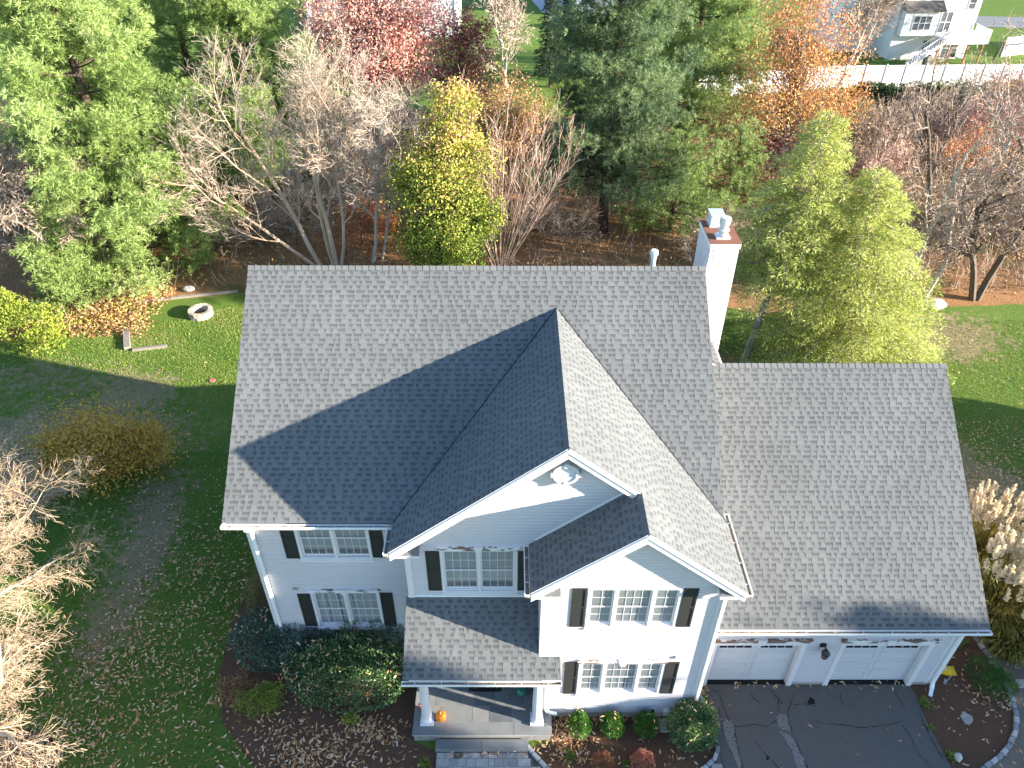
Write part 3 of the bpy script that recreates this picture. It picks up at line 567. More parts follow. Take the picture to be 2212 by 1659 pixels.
# ---- windows
def window(key):
    y, x0, x1, z0, z1, n, inside, crown = wins[key]; cw = .065; m = MB(); Y0, Y1 = y - .035, y + .015
    m.box(x0, x0 + cw, Y0, Y1, z0, z1); m.box(x1 - cw, x1, Y0, Y1, z0, z1); m.box(x0 + cw, x1 - cw, Y0, Y1, z1 - cw, z1); m.box(x0 - .02, x1 + .02, Y0 - .03, Y1, z0 - .07, z0 - .001)
    m.box(x0 + cw, x1 - cw, Y0 - .004, Y1, z0, z0 + .05)
    fx0, fx1, fz0, fz1 = x0 + cw, x1 - cw, z0 + .05, z1 - cw; W_ = fx1 - fx0; mu = .065
    un = [W_ / 2] * 2 if n == 2 else [W_ * .285, W_ * .43, W_ * .285]; cols = [4, 4] if n == 2 else [2, 4, 2]
    xc = fx0; panes = []; sash = MB(); mun = MB(); mullx = []
    for i in range(n):
        a = xc + (mu / 2 if i else 0); b = xc + un[i] - (mu / 2 if i < n - 1 else 0); xc += un[i]
        if i < n - 1: m.box(b, b + mu, Y0 + .004, Y1, fz0, fz1); mullx.append(b + mu / 2)
        zm = (fz0 + fz1) / 2
        for lo, hi, yy in ((zm - .02, fz1, y + .025), (fz0 + .03, zm + .02, y + .050)):
            st = .036
            sash.box(a + .012, a + .012 + st, yy, yy + .022, lo, hi); sash.box(b - .012 - st, b - .012, yy, yy + .022, lo, hi)
            sash.box(a + .012 + st, b - .012 - st, yy, yy + .022, hi - st, hi); sash.box(a + .012 + st, b - .012 - st, yy, yy + .022, lo, lo + st + (.02 if lo < zm - .1 else 0))
            px0, px1, pz0, pz1 = a + .012 + st, b - .012 - st, lo + st, hi - st
            panes.append((px0, px1, yy + .012, pz0, pz1))
            for k in range(1, cols[i]): xx = px0 + (px1 - px0) * k / cols[i]; mun.box(xx - .006, xx + .006, yy + .002, yy + .010, pz0, pz1)
            zz = (pz0 + pz1) / 2; mun.box(px0, px1, yy + .003, yy + .0095, zz - .006, zz + .006)
        m.box(a, a + .011, Y1 + .001, y + .075, fz0, fz1); m.box(b - .011, b, Y1 + .001, y + .075, fz0, fz1); m.box(a + .011, b - .011, Y1 + .001, y + .09, fz0, fz0 + .03)
    w = m.build('window', M['white'], H); sash.build('sash', M['white'], w); mun.build('muntin', M['white'], w)
    p = MB()
    for q in panes: p.face([(q[0], q[2], q[3]), (q[1], q[2], q[3]), (q[1], q[2], q[4]), (q[0], q[2], q[4])])
    p.build('pane', M['glass'], w)
    c = MB(); yy = y + .092; rng = random.Random(len(key))
    if inside == 'blind':
        z = fz1
        while z > fz0 + .28:
            c.face([(fx0, yy, z - .05), (fx1, yy, z - .05), (fx1, yy + .022, z), (fx0, yy + .022, z)]); z -= .052
        c.build('blind', M['blind'], w)
    elif inside == 'curtain':
        k = int((fx1 - fx0) / .025); pr = None
        for i in range(k + 1):
            x = fx0 + (fx1 - fx0) * i / k; d = yy + .012 * math.sin(i * .9) + .008 * math.sin(i * .37 + 1)
            if pr and not (rng.random() < .05): c.face([(pr[0], pr[1], fz0), (x, d, fz0), (x, d, fz1), (pr[0], pr[1], fz1)])
            pr = (x, d)
        c.build('curtain', M['curtain'], w)
    else:
        c.box(fx0, fx1, yy + .02, yy + .03, fz0, fz1); c.box(fx0, fx1, yy - .01, yy + .015, fz0 + .55, fz0 + .62)
        c.build('blind', M['blind'], w)
    if crown:
        hd = MB(); hd.box(x0 - .03, x1 + .03, y - .075, y - .002, z1 + .001, z1 + .10); hd.box(x0 - .06, x1 + .06, y - .10, y - .002, z1 + .101, z1 + .125)
        hd.build('head_trim', M['peel'] if 1 else 0, w)
        xk = (x0 + x1) / 2; kb = MB(); kb.prism([(xk - .065, y - .115, z1 - .055), (xk + .065, y - .115, z1 - .055), (xk + .115, y - .115, z1 + .15), (xk - .115, y - .115, z1 + .15)], (0, .1, 0)); kb.build('keystone', M['white'], w)
for k in wins: window(k)
def shutter(x0, x1, z0, z1, y):
    m = MB(); a, b = y - .045, y - .017; w = .045
    m.box(x0, x0 + w, a, b, z0, z1); m.box(x1 - w, x1, a, b, z0, z1); zm = z0 + (z1 - z0) * .52
    for lo, hi in ((z0, z0 + .06), (zm - .03, zm + .03), (z1 - .05, z1)): m.box(x0 + w, x1 - w, a, b, lo, hi)
    m.box(x0 + w, x1 - w, b - .012, b - .001, z0 + .06, zm - .03); m.box(x0 + w, x1 - w, b - .012, b - .001, zm + .03, z1 - .05); m.build('shutter', M['shutter'], H)
for q in ((-.06, .305, 4.41, 6.0, 0), (2.315, 2.67, 4.45, 6.0, 0), (-.06, .305, 1.27, 2.83, 0), (2.325, 2.69, 1.29, 2.88, 0), (3.93, 4.285, 4.35, 5.94, yc), (6.285, 6.55, 4.35, 5.94, yc), (7.58, 7.94, 4.46, 6.0, ys), (10.265, 10.63, 4.46, 6.01, ys), (7.55, 7.91, 1.32, 2.86, ys), (10.24, 10.60, 1.33, 2.86, ys)): shutter(*q)
# round louvred gable vent
m = MB(); cx_, cz_ = 7.36, 8.76
for a0 in range(32):
    a, b = 2 * PI * a0 / 32, 2 * PI * (a0 + 1) / 32
    ring = [(cx_ + r * math.cos(t), yc - .17, cz_ + r * math.sin(t)) for r, t in ((.24, a), (.24, b), (.31, b), (.31, a))]; m.prism(ring, (0, .165, 0))
for t in (0, PI / 2, PI, 3 * PI / 2):
    u = V(math.cos(t), 0, math.sin(t)); v = V(-math.sin(t), 0, math.cos(t)); o = V(cx_, yc - .19, cz_)
    m.prism([o + u * .22 - v * .045, o + u * .22 + v * .045, o + u * .35 + v * .065, o + u * .35 - v * .065], (0, .18, 0))
for i in range(8):
    z = cz_ - .21 + i * .06; hw = math.sqrt(max(.001, .245 ** 2 - (z - cz_ + .02) ** 2)); m.face([(cx_ - hw, yc - .15, z - .03), (cx_ + hw, yc - .15, z - .03), (cx_ + hw, yc - .11, z + .03), (cx_ - hw, yc - .11, z + .03)])
m.build('gable_vent', M['vent_grey'], H)
m = MB(); m.box(-.14, .01, -.035, .0, 3.0, 3.12); m.build('wall_vent', plain('grey vent', (.30, .27, .26), .7), H)
m = MB(); m.box(10.44, 10.64, ys - .07, ys, 3.06, 3.16); m.build('wall_vent', plain('tan vent', (.55, .47, .42), .7), H)
m = MB(); m.box(10.06, 10.26, ys - .03, ys, .36, .56); m.box(10.12, 10.2, ys - .07, ys - .031, .38, .48, .5, 1); m.build('outlet_box', [M['white'], M['black']], H)
m = MB(); m.box(10.46, 10.64, ys - .13, ys, .30, .52); m.build('meter_box', M['white'], H, bevel=.01)
# ---- garage doors
def gdoor(x0, x1):
    yd = yw + .16; m = MB(); m.box(x0 + .012, x1 - .012, yd, yd + .04, .02, ZD - .003); rows = 4; hh = (ZD - .10) / rows
    cxs = ((x0 + .09, (x0 + x1) / 2 - .07), ((x0 + x1) / 2 + .07, x1 - .09))
    for r in range(rows):
        z0, z1 = .05 + r * hh, .05 + (r + 1) * hh
        for a, b in cxs:
            if r < 3 or True:
                t = .035; m.box(a, b, yd - .016, yd - .001, z0 + .05, z0 + .05 + t); m.box(a, b, yd - .016, yd - .001, z1 - .05 - t, z1 - .05); m.box(a, a + t, yd - .016, yd - .001, z0 + .05 + t, z1 - .05 - t); m.box(b - t, b, yd - .016, yd - .001, z0 + .05 + t, z1 - .05 - t)
        m.box(x0 + .02, x1 - .02, yd - .004, yd - .0005, z0 - .004, z0 + .006)
    d = m.build('garage_door', M['door_white'], H)
    g = MB(); fb = MB()
    for a, b in cxs:
        aa, bb = a + .05, b - .05; fb.box(aa - .03, bb + .03, yd - .024, yd - .0165, 1.70, 1.865); k = 4; wv = (bb - aa) / k
        for i in range(k): g.box(aa + wv * i + .012, aa + wv * (i + 1) - .012, yd - .030, yd - .0245, 1.73, 1.835)
    fb.build('window_frame', M['white'], d); g.build('window_pane', M['dark_glass'], d)
    c = MB(); cw = .14; Y0, Y1 = yw - .04, yw + .02
    c.box(x0 - cw, x0, Y0, Y1, 0.005, ZD + .16); c.box(x1, x1 + cw, Y0, Y1, 0.005, ZD + .16); c.box(x0, x1, Y0, Y1, ZD, ZD + .16)
    c.box(x0 - .02, x0 - .001, Y1 + .001, yd + .05, .005, ZD); c.box(x1 + .001, x1 + .02, Y1 + .001, yd + .05, .005, ZD); c.box(x0, x1, Y1 + .001, yd + .05, ZD + .001, ZD + .02)
    tr = c.build('door_trim', M['white'], d)
    h = MB(); h.box(x0 - cw - .03, x1 + cw + .03, yw - .075, yw - .003, ZD + .161, ZD + .29); h.box(x0 - cw - .07, x1 + cw + .07, yw - .11, yw - .003, ZD + .291, ZD + .325); h.build('head_trim', M['peel'], d)
    xk = (x0 + x1) / 2; kb = MB(); kb.prism([(xk - .08, yw - .13, ZD + .12), (xk + .08, yw - .13, ZD + .12), (xk + .13, yw - .13, ZD + .35), (xk - .13, yw - .13, ZD + .35)], (0, .12, 0)); kb.build('keystone', M['white'], d)
gdoor(*D1); gdoor(*D2)
# ---- wall lantern
m = MB(); lx = 14.93; m.lathe((lx, yw - .02, 2.12), [(.10, 0), (.10, .03), (.05, .05)], 14, axis='y')
m.tube([(lx, yw - .06, 2.12), (lx, yw - .16, 2.20), (lx + .02, yw - .24, 2.19)], .018)
m.lathe((lx + .02, yw - .25, 1.78), [(.02, 0), (.055, .03), (.075, .06)], 12); m.lathe((lx + .02, yw - .25, 2.03), [(.12, 0), (.115, .05), (.06, .13), (.015, .17)], 12)
for i in range(6): a = 2 * PI * i / 6; m.tube([(lx + .02 + .075 * math.cos(a), yw - .25 + .075 * math.sin(a), 1.84), (lx + .02 + .11 * math.cos(a), yw - .25 + .11 * math.sin(a), 2.03)], .008, 5)
lamp = m.build('wall_lamp', M['black'], H)
g = MB(); g.lathe((lx + .02, yw - .25, 1.845), [(.068, 0), (.10, .18)], 6); g.build('lamp_glass', plain('amber glass', (.20, .16, .11), .15), lamp)
# ---- chimney, flues, vent pipe
m = MB(); cx0, cx1, cy0, cy1, cz1 = 11.75, 12.56, 5.68, 7.16, 11.08; m.box(cx0 + .02, cx1 - .02, cy0 + .02, cy1 - .02, -1.5, cz1 - .03, mi=1)
for p in ((cx0, cy0), (cx1 - .11, cy0)): m.box(p[0], p[0] + .11, cy0 - .002, cy0 + .018, -1.4, cz1 - .16)
for p in (cy0 + .02, cy1 - .11): m.box(cx0 - .004, cx0 + .016, p, p + .1, -1.4, cz1 - .16); m.box(cx1 - .016, cx1 + .004, p, p + .1, -1.4, cz1 - .16)
m.box(cx0 - .03, cx1 + .03, cy0 - .03, cy1 + .03, cz1 - .15, cz1 - .002); ch = m.build('chimney', [M['white'], M['dark']], roof)
clap(fr, (0, cy0 + .012, 0), X1, 6.0, cz1 - .15, lambda z: (cx0 + .11, cx1 - .11)).build('chimney_siding', M['siding'], roof)
clap(L, (cx0 + .012, 0, 0), PY, 6.0, cz1 - .15, lambda z: (cy0 + .12, cy1 - .11)).build('chimney_siding', M['siding'], roof)
clap(R, (cx1 - .012, 0, 0), PY, 2, cz1 - .15, lambda z: (cy0 + .12, cy1 - .11)).build('chimney_siding', M['siding'], roof)
m = MB(); m.box(cx0 - .035, cx1 + .035, cy0 - .035, cy1 + .035, cz1, cz1 + .03); m.build('chimney_cap', M['rust'], roof)
m = MB(); bx0, bx1, by0, by1, bz = 11.88, 12.26, 6.62, 7.02, cz1 + .03; m.box(bx0, bx1, by0, by1, bz, bz + .05); m.box(bx0 + .03, bx1 - .03, by0 + .03, by1 - .03, bz + .05, bz + .36)
for i in range(4): m.box(bx0 + .01, bx1 - .01, by0 + .01, by1 - .01, bz + .10 + i * .07, bz + .112 + i * .07)
m.box(bx0 - .02, bx1 + .02, by0 - .02, by1 + .02, bz + .38, bz + .41); m.build('flue_box', M['galv'], roof)
m = MB(); fx, fy = 12.12, 5.98; m.box(fx - .20, fx + .20, fy - .12, fy + .2, bz, bz + .06); m.lathe((fx, fy + .04, bz + .06), [(.16, 0), (.16, .05), (.12, .09), (.12, .16), (.17, .17), (.17, .20), (.115, .22), (.115, .34), (.15, .36), (.15, .55), (.13, .56)], 20); m.build('flue_pipe', M['galv'], roof, smooth=False)
m = MB(); m.lathe((10.24, 6.0, 9.5), [(.075, 0), (.075, .95), (.085, .95), (.085, 1.05), (.115, 1.06), (.115, 1.17), (.09, 1.21)], 16); m.lathe((10.24, 6.0, 9.95), [(.17, 0), (.10, .16), (.08, .24)], 16); m.build('vent_pipe', plain('painted pipe', (.66, .70, .72), .4), roof)
# ---- porch
m = MB(); sx0, sx1, sy0, sy1, sz = 3.36, 7.27, -2.94, yc - .02, .38
m.box(sx0 + .04, sx1 - .04, sy0 + .05, sy1 - .05, -.1, sz - .055, mi=1); m.box(sx0 + .01, sx1 - .01, sy0 + .01, sy1, sz - .05, sz - .008, mi=2)
rng = random.Random(5)
rowsf = [(-2.94, -2.56, [3.36, 4.30, 6.2, 7.27]), (-2.56, -2.07, [3.36, 4.12, 5.02, 5.50, 6.15, 7.27]), (-2.07, -1.62, [3.36, 3.95, 4.74, 5.05, 5.68, 6.0, 6.5, 7.27]), (-1.62, -1.04, [3.36, 4.15, 4.74, 5.9, 7.27])]
for a, b, xs_ in rowsf:
    for p, q in zip(xs_[:-1], xs_[1:]):
        m.box(p + .006, q - .006, a + .006, b - .006, sz - .0075, sz, rng.random())
m.build('porch_floor', [M['bluestone'], M['rubble'], M['joint']], H)
m = MB(); m.box(4.02, 5.29, -3.24, -2.945, -.1, .19, .45); m.box(5.295, 6.60, -3.24, -2.945, -.1, .19, .6); m.build('porch_step', M['bluestone'], H, bevel=.008)
for cx_ in (3.755, 6.845):
    m = MB(); m.box(cx_ - .185, cx_ + .185, -2.67, -2.29, sz, sz + .07); m.lathe((cx_, -2.48, sz + .07), [(.165, 0), (.165, .05), (.14, .09), (.135, .12), (.137, .8), (.118, 1.9), (.125, 1.92), (.14, 1.95)], 28); m.box(cx_ - .16, cx_ + .16, -2.64, -2.32, sz + 2.03, sz + 2.08); m.build('porch_column', M['white'], H, smooth=False)
m = MB(); m.box(4.93, 5.87, yc - .01, yc + .03, .40, 2.46); dr = m.build('front_door', M['blue_door'], H)
m = MB(); m.lathe((5.02, yc - .02, 1.35), [(.012, 0), (.012, .04), (.035, .05), (.03, .09)], 12, axis='y'); m.build('handle', M['galv'], dr)
m = MB(); m.box(4.83, 4.93, yc - .04, yc + .02, .39, 2.56); m.box(5.87, 5.97, yc - .04, yc + .02, .39, 2.56); m.box(4.93, 5.87, yc - .04, yc + .02, 2.46, 2.56); m.build('door_trim', M['white'], dr)
bpy.data.objects.remove(WL)
# ------------------------------------------------------------------ beds, drive, paths
def sheet(name, polys, mat, z, label, kind='structure'):
    m = MB()
    for p in polys: m.face([(x, y, z) for x, y in p])
    return tag(m.build(name, mat), label, kind=kind)
sheet('mulch_bed', [[(-2.55, 3.6), (-2.84, .86), (-2.72, -.76), (-2.17, -2.36), (-.89, -3.65), (.3, -5.5), (4.05, -5.5), (4.05, -3.2), (3.39, -2.9), (3.39, .0), (-.95, 0.0), (-.95, 3.6)]], M['mulch'], .006, 'dark mulch bed under the hedge left of the porch')
sheet('mulch_bed', [[(6.60, -3.15), (7.25, -2.9), (7.25, -2.2), (11.31, -2.2), (11.31, -1.2), (11.70, -1.2), (11.72, -1.62), (11.86, -1.98), (11.9, -3.1), (11.73, -3.43), (11.39, -3.65), (10.6, -4.4), (8.2, -4.9), (7.08, -3.65)]], M['mulch'], .006, 'dark mulch bed between the porch and the driveway')
sheet('mulch_bed', [[(17.9, -1.2), (18.6, -1.2), (18.6, .9), (20.6, .9), (20.81, .44), (20.96, -.6), (20.94, -1.4), (20.77, -2.17), (20.31, -2.88), (19.64, -3.38), (18.9, -3.75), (17.9, -4.2)]], M['mulch'], .006, 'bare mulch bed curving round the driveway corner')
sheet('mulch_bed', [[(-10, -2.2), (-8.2, -2.4), (-6.9, -2.75), (-6.35, -3.3), (-6.3, -5.5), (-10, -5.5)]], M['mulch'], .006, 'leaf covered mulch patch in the lawn corner')
sheet('gravel_path', [[(20.6, .9), (20.81, .44), (20.96, -.6), (20.94, -1.4), (20.77, -2.17), (20.31, -2.88), (19.64, -3.38), (18.9, -3.75), (18.5, -5), (25, -5), (25, -.5), (22.3, .5), (21.6, 1.6)]], M['gravel'], .010, 'worn gravel path outside the curved stone edging')
dm = MB(); dm.face([(x, y, .014) for x, y in [(11.87, -1.2), (11.95, -1.94), (11.92, -3.1), (11.96, -3.65), (11.9, -7), (18.6, -7), (18.19, -3.66), (18.17, -3.2), (18.10, -2.6), (18.08, -2.06), (18.13, -1.5), (18.04, -1.2)]])
for a, b in (D1, D2): dm.face([(a + .022, -1.2, .015), (b - .022, -1.2, .015), (b - .022, -1.04, .02), (a + .022, -1.04, .02)], .5, 1)  # recessed door thresholds: their shade and wet put into a near-black colour
def strip(pts, w, z, mi, seed):
    rng = random.Random(seed); P = []
    for a, b in zip(pts[:-1], pts[1:]):
        for k in range(5): t = k / 5; P.append((a[0] + (b[0] - a[0]) * t + rng.uniform(-.018, .018), a[1] + (b[1] - a[1]) * t + rng.uniform(-.018, .018)))
    P.append(pts[-1]); Ls, Rs = [], []
    for i, p in enumerate(P):
        q = P[min(i + 1, len(P) - 1)]; o = P[max(i - 1, 0)]; d = (q[0] - o[0], q[1] - o[1]); l = math.hypot(*d) + 1e-9; n = (-d[1] / l, d[0] / l); ww = w * rng.uniform(.35, 1.2) * (0.3 if i in (0, len(P) - 1) else 1)
        Ls.append((p[0] + n[0] * ww, p[1] + n[1] * ww, z)); Rs.append((p[0] - n[0] * ww, p[1] - n[1] * ww, z))
    for i in range(len(P) - 1): dm.face([Rs[i], Rs[i + 1], Ls[i + 1], Ls[i]], .5, mi)
cracks = [[(12.12, -1.34), (12.24, -1.43), (12.31, -1.64), (12.31, -1.82), (12.37, -2.03), (12.38, -2.26), (12.5, -2.45), (12.47, -3.0), (12.46, -3.7), (12.5, -4.4)], [(12.55, -2.49), (12.67, -2.5), (12.88, -2.46), (13.14, -2.42), (13.42, -2.5), (13.79, -2.3)], [(13.23, -1.49), (13.26, -1.61), (13.35, -1.69), (13.43, -1.79)], [(13.86, -1.34), (13.9, -1.47), (13.95, -1.58), (14.05, -1.73), (14.08, -1.82)],
          [(14.55, -1.49), (14.37, -1.7), (14.29, -1.88), (14.17, -2.0), (14.14, -2.26), (14.12, -2.7), (14.2, -3.3), (14.28, -4)], [(14.03, -1.61), (13.91, -2.0), (13.95, -2.09)], [(14.39, -1.84), (14.76, -1.82), (15.08, -1.88)], [(15.89, -1.46), (15.86, -1.7), (15.84, -1.82)], [(14.89, -2.35), (15.28, -2.42), (15.74, -2.45), (16.02, -2.53), (16.5, -2.5), (16.93, -2.45), (17.43, -2.32)],
          [(17.35, -2.4), (17.45, -2.8), (17.43, -3.1), (17.47, -3.32), (17.67, -3.66)], [(17.51, -1.37), (17.56, -1.58), (17.61, -1.82), (17.62, -1.97)], [(18.0, -2.0), (17.98, -2.37), (17.99, -2.71), (18.04, -3.1), (18.04, -3.45)], [(13.0, -2.9), (13.2, -3.3), (13.5, -3.7)], [(12.2, -1.9), (12.18, -2.3), (12.16, -2.8), (12.3, -3.4)]]
for i, c in enumerate(cracks): strip(c, .011, .018, 2, i)
def blob(pts, z, mi, seed, j=.035):
    rng = random.Random(seed); P = []
    for a, b in zip(pts, pts[1:] + pts[:1]):
        for k in range(4): t = k / 4; P.append((a[0] + (b[0] - a[0]) * t + rng.uniform(-j, j), a[1] + (b[1] - a[1]) * t + rng.uniform(-j, j), z))
    dm.face(list(reversed(P)) if sum(P[i][0] * P[(i + 1) % len(P)][1] - P[(i + 1) % len(P)][0] * P[i][1] for i in range(len(P))) < 0 else P, .5, mi)
blob([(12.42, -5), (12.42, -3.65), (12.45, -3.1), (12.44, -2.77), (12.52, -2.49), (12.43, -2.35), (12.31, -2.27), (12.2, -2.4), (12.17, -2.66), (12.18, -2.96), (12.25, -3.23), (12.33, -3.65), (12.33, -5)], .022, 3, 1)
blob([(14.3, -5), (14.2, -3.65), (14.2, -3.39), (14.12, -3.02), (14.1, -2.85), (13.9, -2.72), (13.75, -2.62), (13.83, -2.85), (13.9, -3.02), (13.95, -3.34), (13.95, -3.65), (14, -5)], .022, 3, 2)
blob([(14.1, -2.66), (14.09, -2.4), (14.08, -2.14), (13.93, -2.09), (13.79, -2.26), (13.77, -2.49), (13.9, -2.62)], .022, 3, 3)
blob([(14.98, -1.59), (15.06, -1.7), (15.03, -1.82), (14.87, -1.83), (14.82, -1.76)], .022, 2, 4, .015); blob([(13.21, -3.33), (13.27, -3.35), (13.23, -3.45), (13.17, -3.43)], .022, 2, 5, .01)
tag(dm.build('driveway', [M['asphalt'], M['crack_and_shade'], M['crack_and_shade'], M['crumble']]), 'cracked dark asphalt driveway in front of the garage', kind='structure')
# paver walk with its joints
pm_ = MB(); rng = random.Random(3); pm_.face([(4.05, -6, .008), (12.0, -6, .008), (11.96, -3.1), (11.39, -3.65), (10.6, -4.4), (8.2, -4.9), (7.08, -3.65), (6.62, -3.2), (4.05, -3.2)] if 0 else [(4.05, -6, .008), (11.93, -6, .008), (11.93, -3.05, .008), (11.73, -3.45, .008), (11.39, -3.68, .008), (10.6, -4.42, .008), (8.2, -4.92, .008), (7.05, -3.66, .008), (6.6, -3.2, .008), (4.05, -3.2, .008)], .0)
y = -3.255
for r in range(7):
    h_ = (.16, .22, .18, .24, .2, .2, .2)[r]; x = 4.06
    while x < 6.62 + r * .14:
        w = rng.choice((.16, .24, .24, .36)) if r else .24; x1 = min(x + w, 6.60 + max(0, -3.27 - y) * .9)
        if x1 - x > .05:
            v = 0 if rng.random() < .05 else rng.uniform(.2, 1); pm_.box(x + .005, x1 - .005, y - h_ + .005, y - .005, .009, .045 + rng.uniform(0, .004), v)
        x += w
    y -= h_
for i in range(6): pm_.box(11.62 + (i % 2) * .15, 11.76 + (i % 2) * .15, -3.75 - (i // 2) * .2, -3.56 - (i // 2) * .2, .009, .045, .4 + .1 * i)
tag(pm_.build('paver_path', M['paver']), 'grey paver walk leading up to the porch step', kind='structure')
# ------------------------------------------------------------------ edging stones, one object each
def stone_mesh(seed, l, w, h):
    rng = random.Random(seed); m = MB(); m.box(-l / 2, l / 2, -w / 2, w / 2, -.04, h)
    m.v = [(x * rng.uniform(.86, 1.05), y * rng.uniform(.82, 1.08), z * rng.uniform(.85, 1.1)) for x, y, z in m.v]; m.r = [rng.uniform(.1, 1)] * 6; return m
def stones(path, n, w, h, label, group, seed):
    pts = [Vector((*p, 0)) for p in path]; ls = [(b - a).length for a, b in zip(pts[:-1], pts[1:])]; T = sum(ls); l = T / n; proto = []
    for i in range(n):
        s = (i + .5) * l; k = 0
        while k < len(ls) - 1 and s > ls[k]: s -= ls[k]; k += 1
        p = pts[k].lerp(pts[k + 1], s / ls[k]); d = pts[k + 1] - pts[k]
        if len(proto) < 5: o = stone_mesh(seed + i, l * .93, w, h).build('edging_stone', M['stone'], bevel=.018); proto.append(o)
        else: o = proto[i % 5].copy(); COL.objects.link(o)
        o.location = p; o.rotation_euler = (0, 0, math.atan2(d.y, d.x) + random.Random(seed * 9 + i).uniform(-.08, .08)); tag(o, label, 'stone', group)
stones([(20.6, .9), (20.81, .44), (20.91, -.21), (20.96, -.74), (20.96, -1.21), (20.91, -1.67), (20.77, -2.17), (20.48, -2.66), (20.07, -3.07), (19.64, -3.38), (19.18, -3.62), (18.7, -3.9)], 24, .13, .09, 'grey cobble in the curved edging between bare mulch and gravel', 'cobbles edging the curved mulch bed', 10)
stones([(6.56, -3.05), (6.78, -3.33), (6.98, -3.55), (7.3, -3.92), (7.6, -4.3)], 6, .12, .11, 'grey stone edging the paver walk beside the porch step', 'stones edging the paver walk', 40)
stones([(11.70, -1.25), (11.72, -1.62), (11.86, -1.98), (11.94, -2.35)], 4, .09, .10, 'pale block edging the driveway beside the garage corner', 'blocks edging the driveway', 60)
stones([(11.92, -3.05), (11.83, -3.27), (11.73, -3.43), (11.54, -3.58), (11.3, -3.75)], 4, .11, .10, 'grey stone curving round the foot of the big round holly', 'stones round the holly', 70)
# ------------------------------------------------------------------ small things
def rock(name, loc, sx, sy, sz, seed, mat, label, cat='rock'):
    rng = random.Random(seed); m = MB(); m.lathe((0, 0, -.02), [(.55, 0), (.98, .25), (.92, .55), (.55, .9), (.12, 1.0)], 11)
    m.v = [(x * sx * rng.uniform(.85, 1.15), y * sy * rng.uniform(.85, 1.15), z * sz * rng.uniform(.9, 1.1)) for x, y, z in m.v]; o = m.build(name, mat); o.location = loc; return tag(o, label, cat)
M['pale_rock'] = plain('pale rock', (.50, .49, .46), .85, .2, 8, bmp=.4); M['grey_rock'] = plain('grey rock', (.34, .32, .28), .9, .3, 6, bmp=.5)
rock('rock', (18.47, -3.40, .0), .11, .12, .22, 3, M['pale_rock'], 'white pointed rock in the mulch at the driveway edge')
rock('rock', (29.75, 22.5, gzf(0, 22)), .75, .5, .45, 5, M['grey_rock'], 'pale boulder at the foot of the brush behind the right lawn')
rock('rock', (-12.35, 24.0, gzf(0, 24)), .35, .25, .3, 6, M['pale_rock'], 'small white stone at the lawn edge below the left pine')
m = MB(); m.box(10.36, 10.66, -2.66, -2.28, 0, .05); tag(m.build('stepping_stone', M['grey_rock'], bevel=.015), 'flat grey slab lying between third boxwood and round holly', 'paving slab')
m = MB(); m.box(21.26, 21.62, -1.31, -1.03, .0, .035); tag(m.build('stepping_stone', M['grey_rock'], bevel=.01), 'flat flagstone in the gravel path beside the pampas grass', 'paving slab')
m = MB(); rng = random.Random(8); m.lathe((0, 0, -.03), [(.17, 0), (.16, .06), (.12, .10), (.13, .12), (.05, .09)], 14); m.v = [(x * rng.uniform(.7, 1.25) * .95, y * rng.uniform(.7, 1.2) * 1.25, z * rng.uniform(.7, 1.3)) for x, y, z in m.v]
o = m.build('tree_stump', bark('weathered wood', (.20, .18, .16), (.52, .49, .46), 9)); o.location = (19.27, -2.26, 0); tag(o, 'weathered grey tree stump in the bare mulch bed', 'stump')
# fertiliser bag: a slumped sack with a green end
m = MB(); nx_, ny_ = 14, 9; g_ = []
for j in range(ny_):
    for i in range(nx_):
        u, v = i / (nx_ - 1), j / (ny_ - 1); e = (math.sin(PI * u) ** .45) * (math.sin(PI * v) ** .5)
        g_.append((-.36 + .72 * u, -.17 + .34 * v + .03 * math.sin(u * 7), .01 + .15 * e + .018 * math.sin(u * 13 + v * 5) * e))
for j in range(ny_ - 1):
    for i in range(nx_ - 1): m.face([g_[j * nx_ + i], g_[j * nx_ + i + 1], g_[(j + 1) * nx_ + i + 1], g_[(j + 1) * nx_ + i]], .5, 1 if (j > 5 and 3 < i < 12) else (2 if (i - 5) ** 2 + (j - 3) ** 2 < 3 else 0))
m.box(-.33, .33, -.14, .14, .0, .012)
o = m.build('soil_bag', [plain('yellow plastic', (.75, .45, .01), .35, .12, 9), plain('green plastic', (.01, .33, .07), .35, .15, 9), plain('pale print', (.6, .5, .45), .4, .3, 20)], smooth=False); o.location = (19.3, -.72, .02); o.rotation_euler = (0, 0, -.12); tag(o, 'slumped yellow and green plastic bag lying by the garage corner', 'bag')
m = MB(); m.tube([(19.45, -.93, .05), (19.24, -1.1, .04)], .016, 6); m.prism([(19.26, -1.06, .03), (19.20, -1.02, .03), (19.10, -1.16, .03), (19.16, -1.22, .03)], (0, 0, .015)); tag(m.build('garden_trowel', M['grey_rock']), 'grey hand trowel on the mulch below the yellow bag', 'trowel')
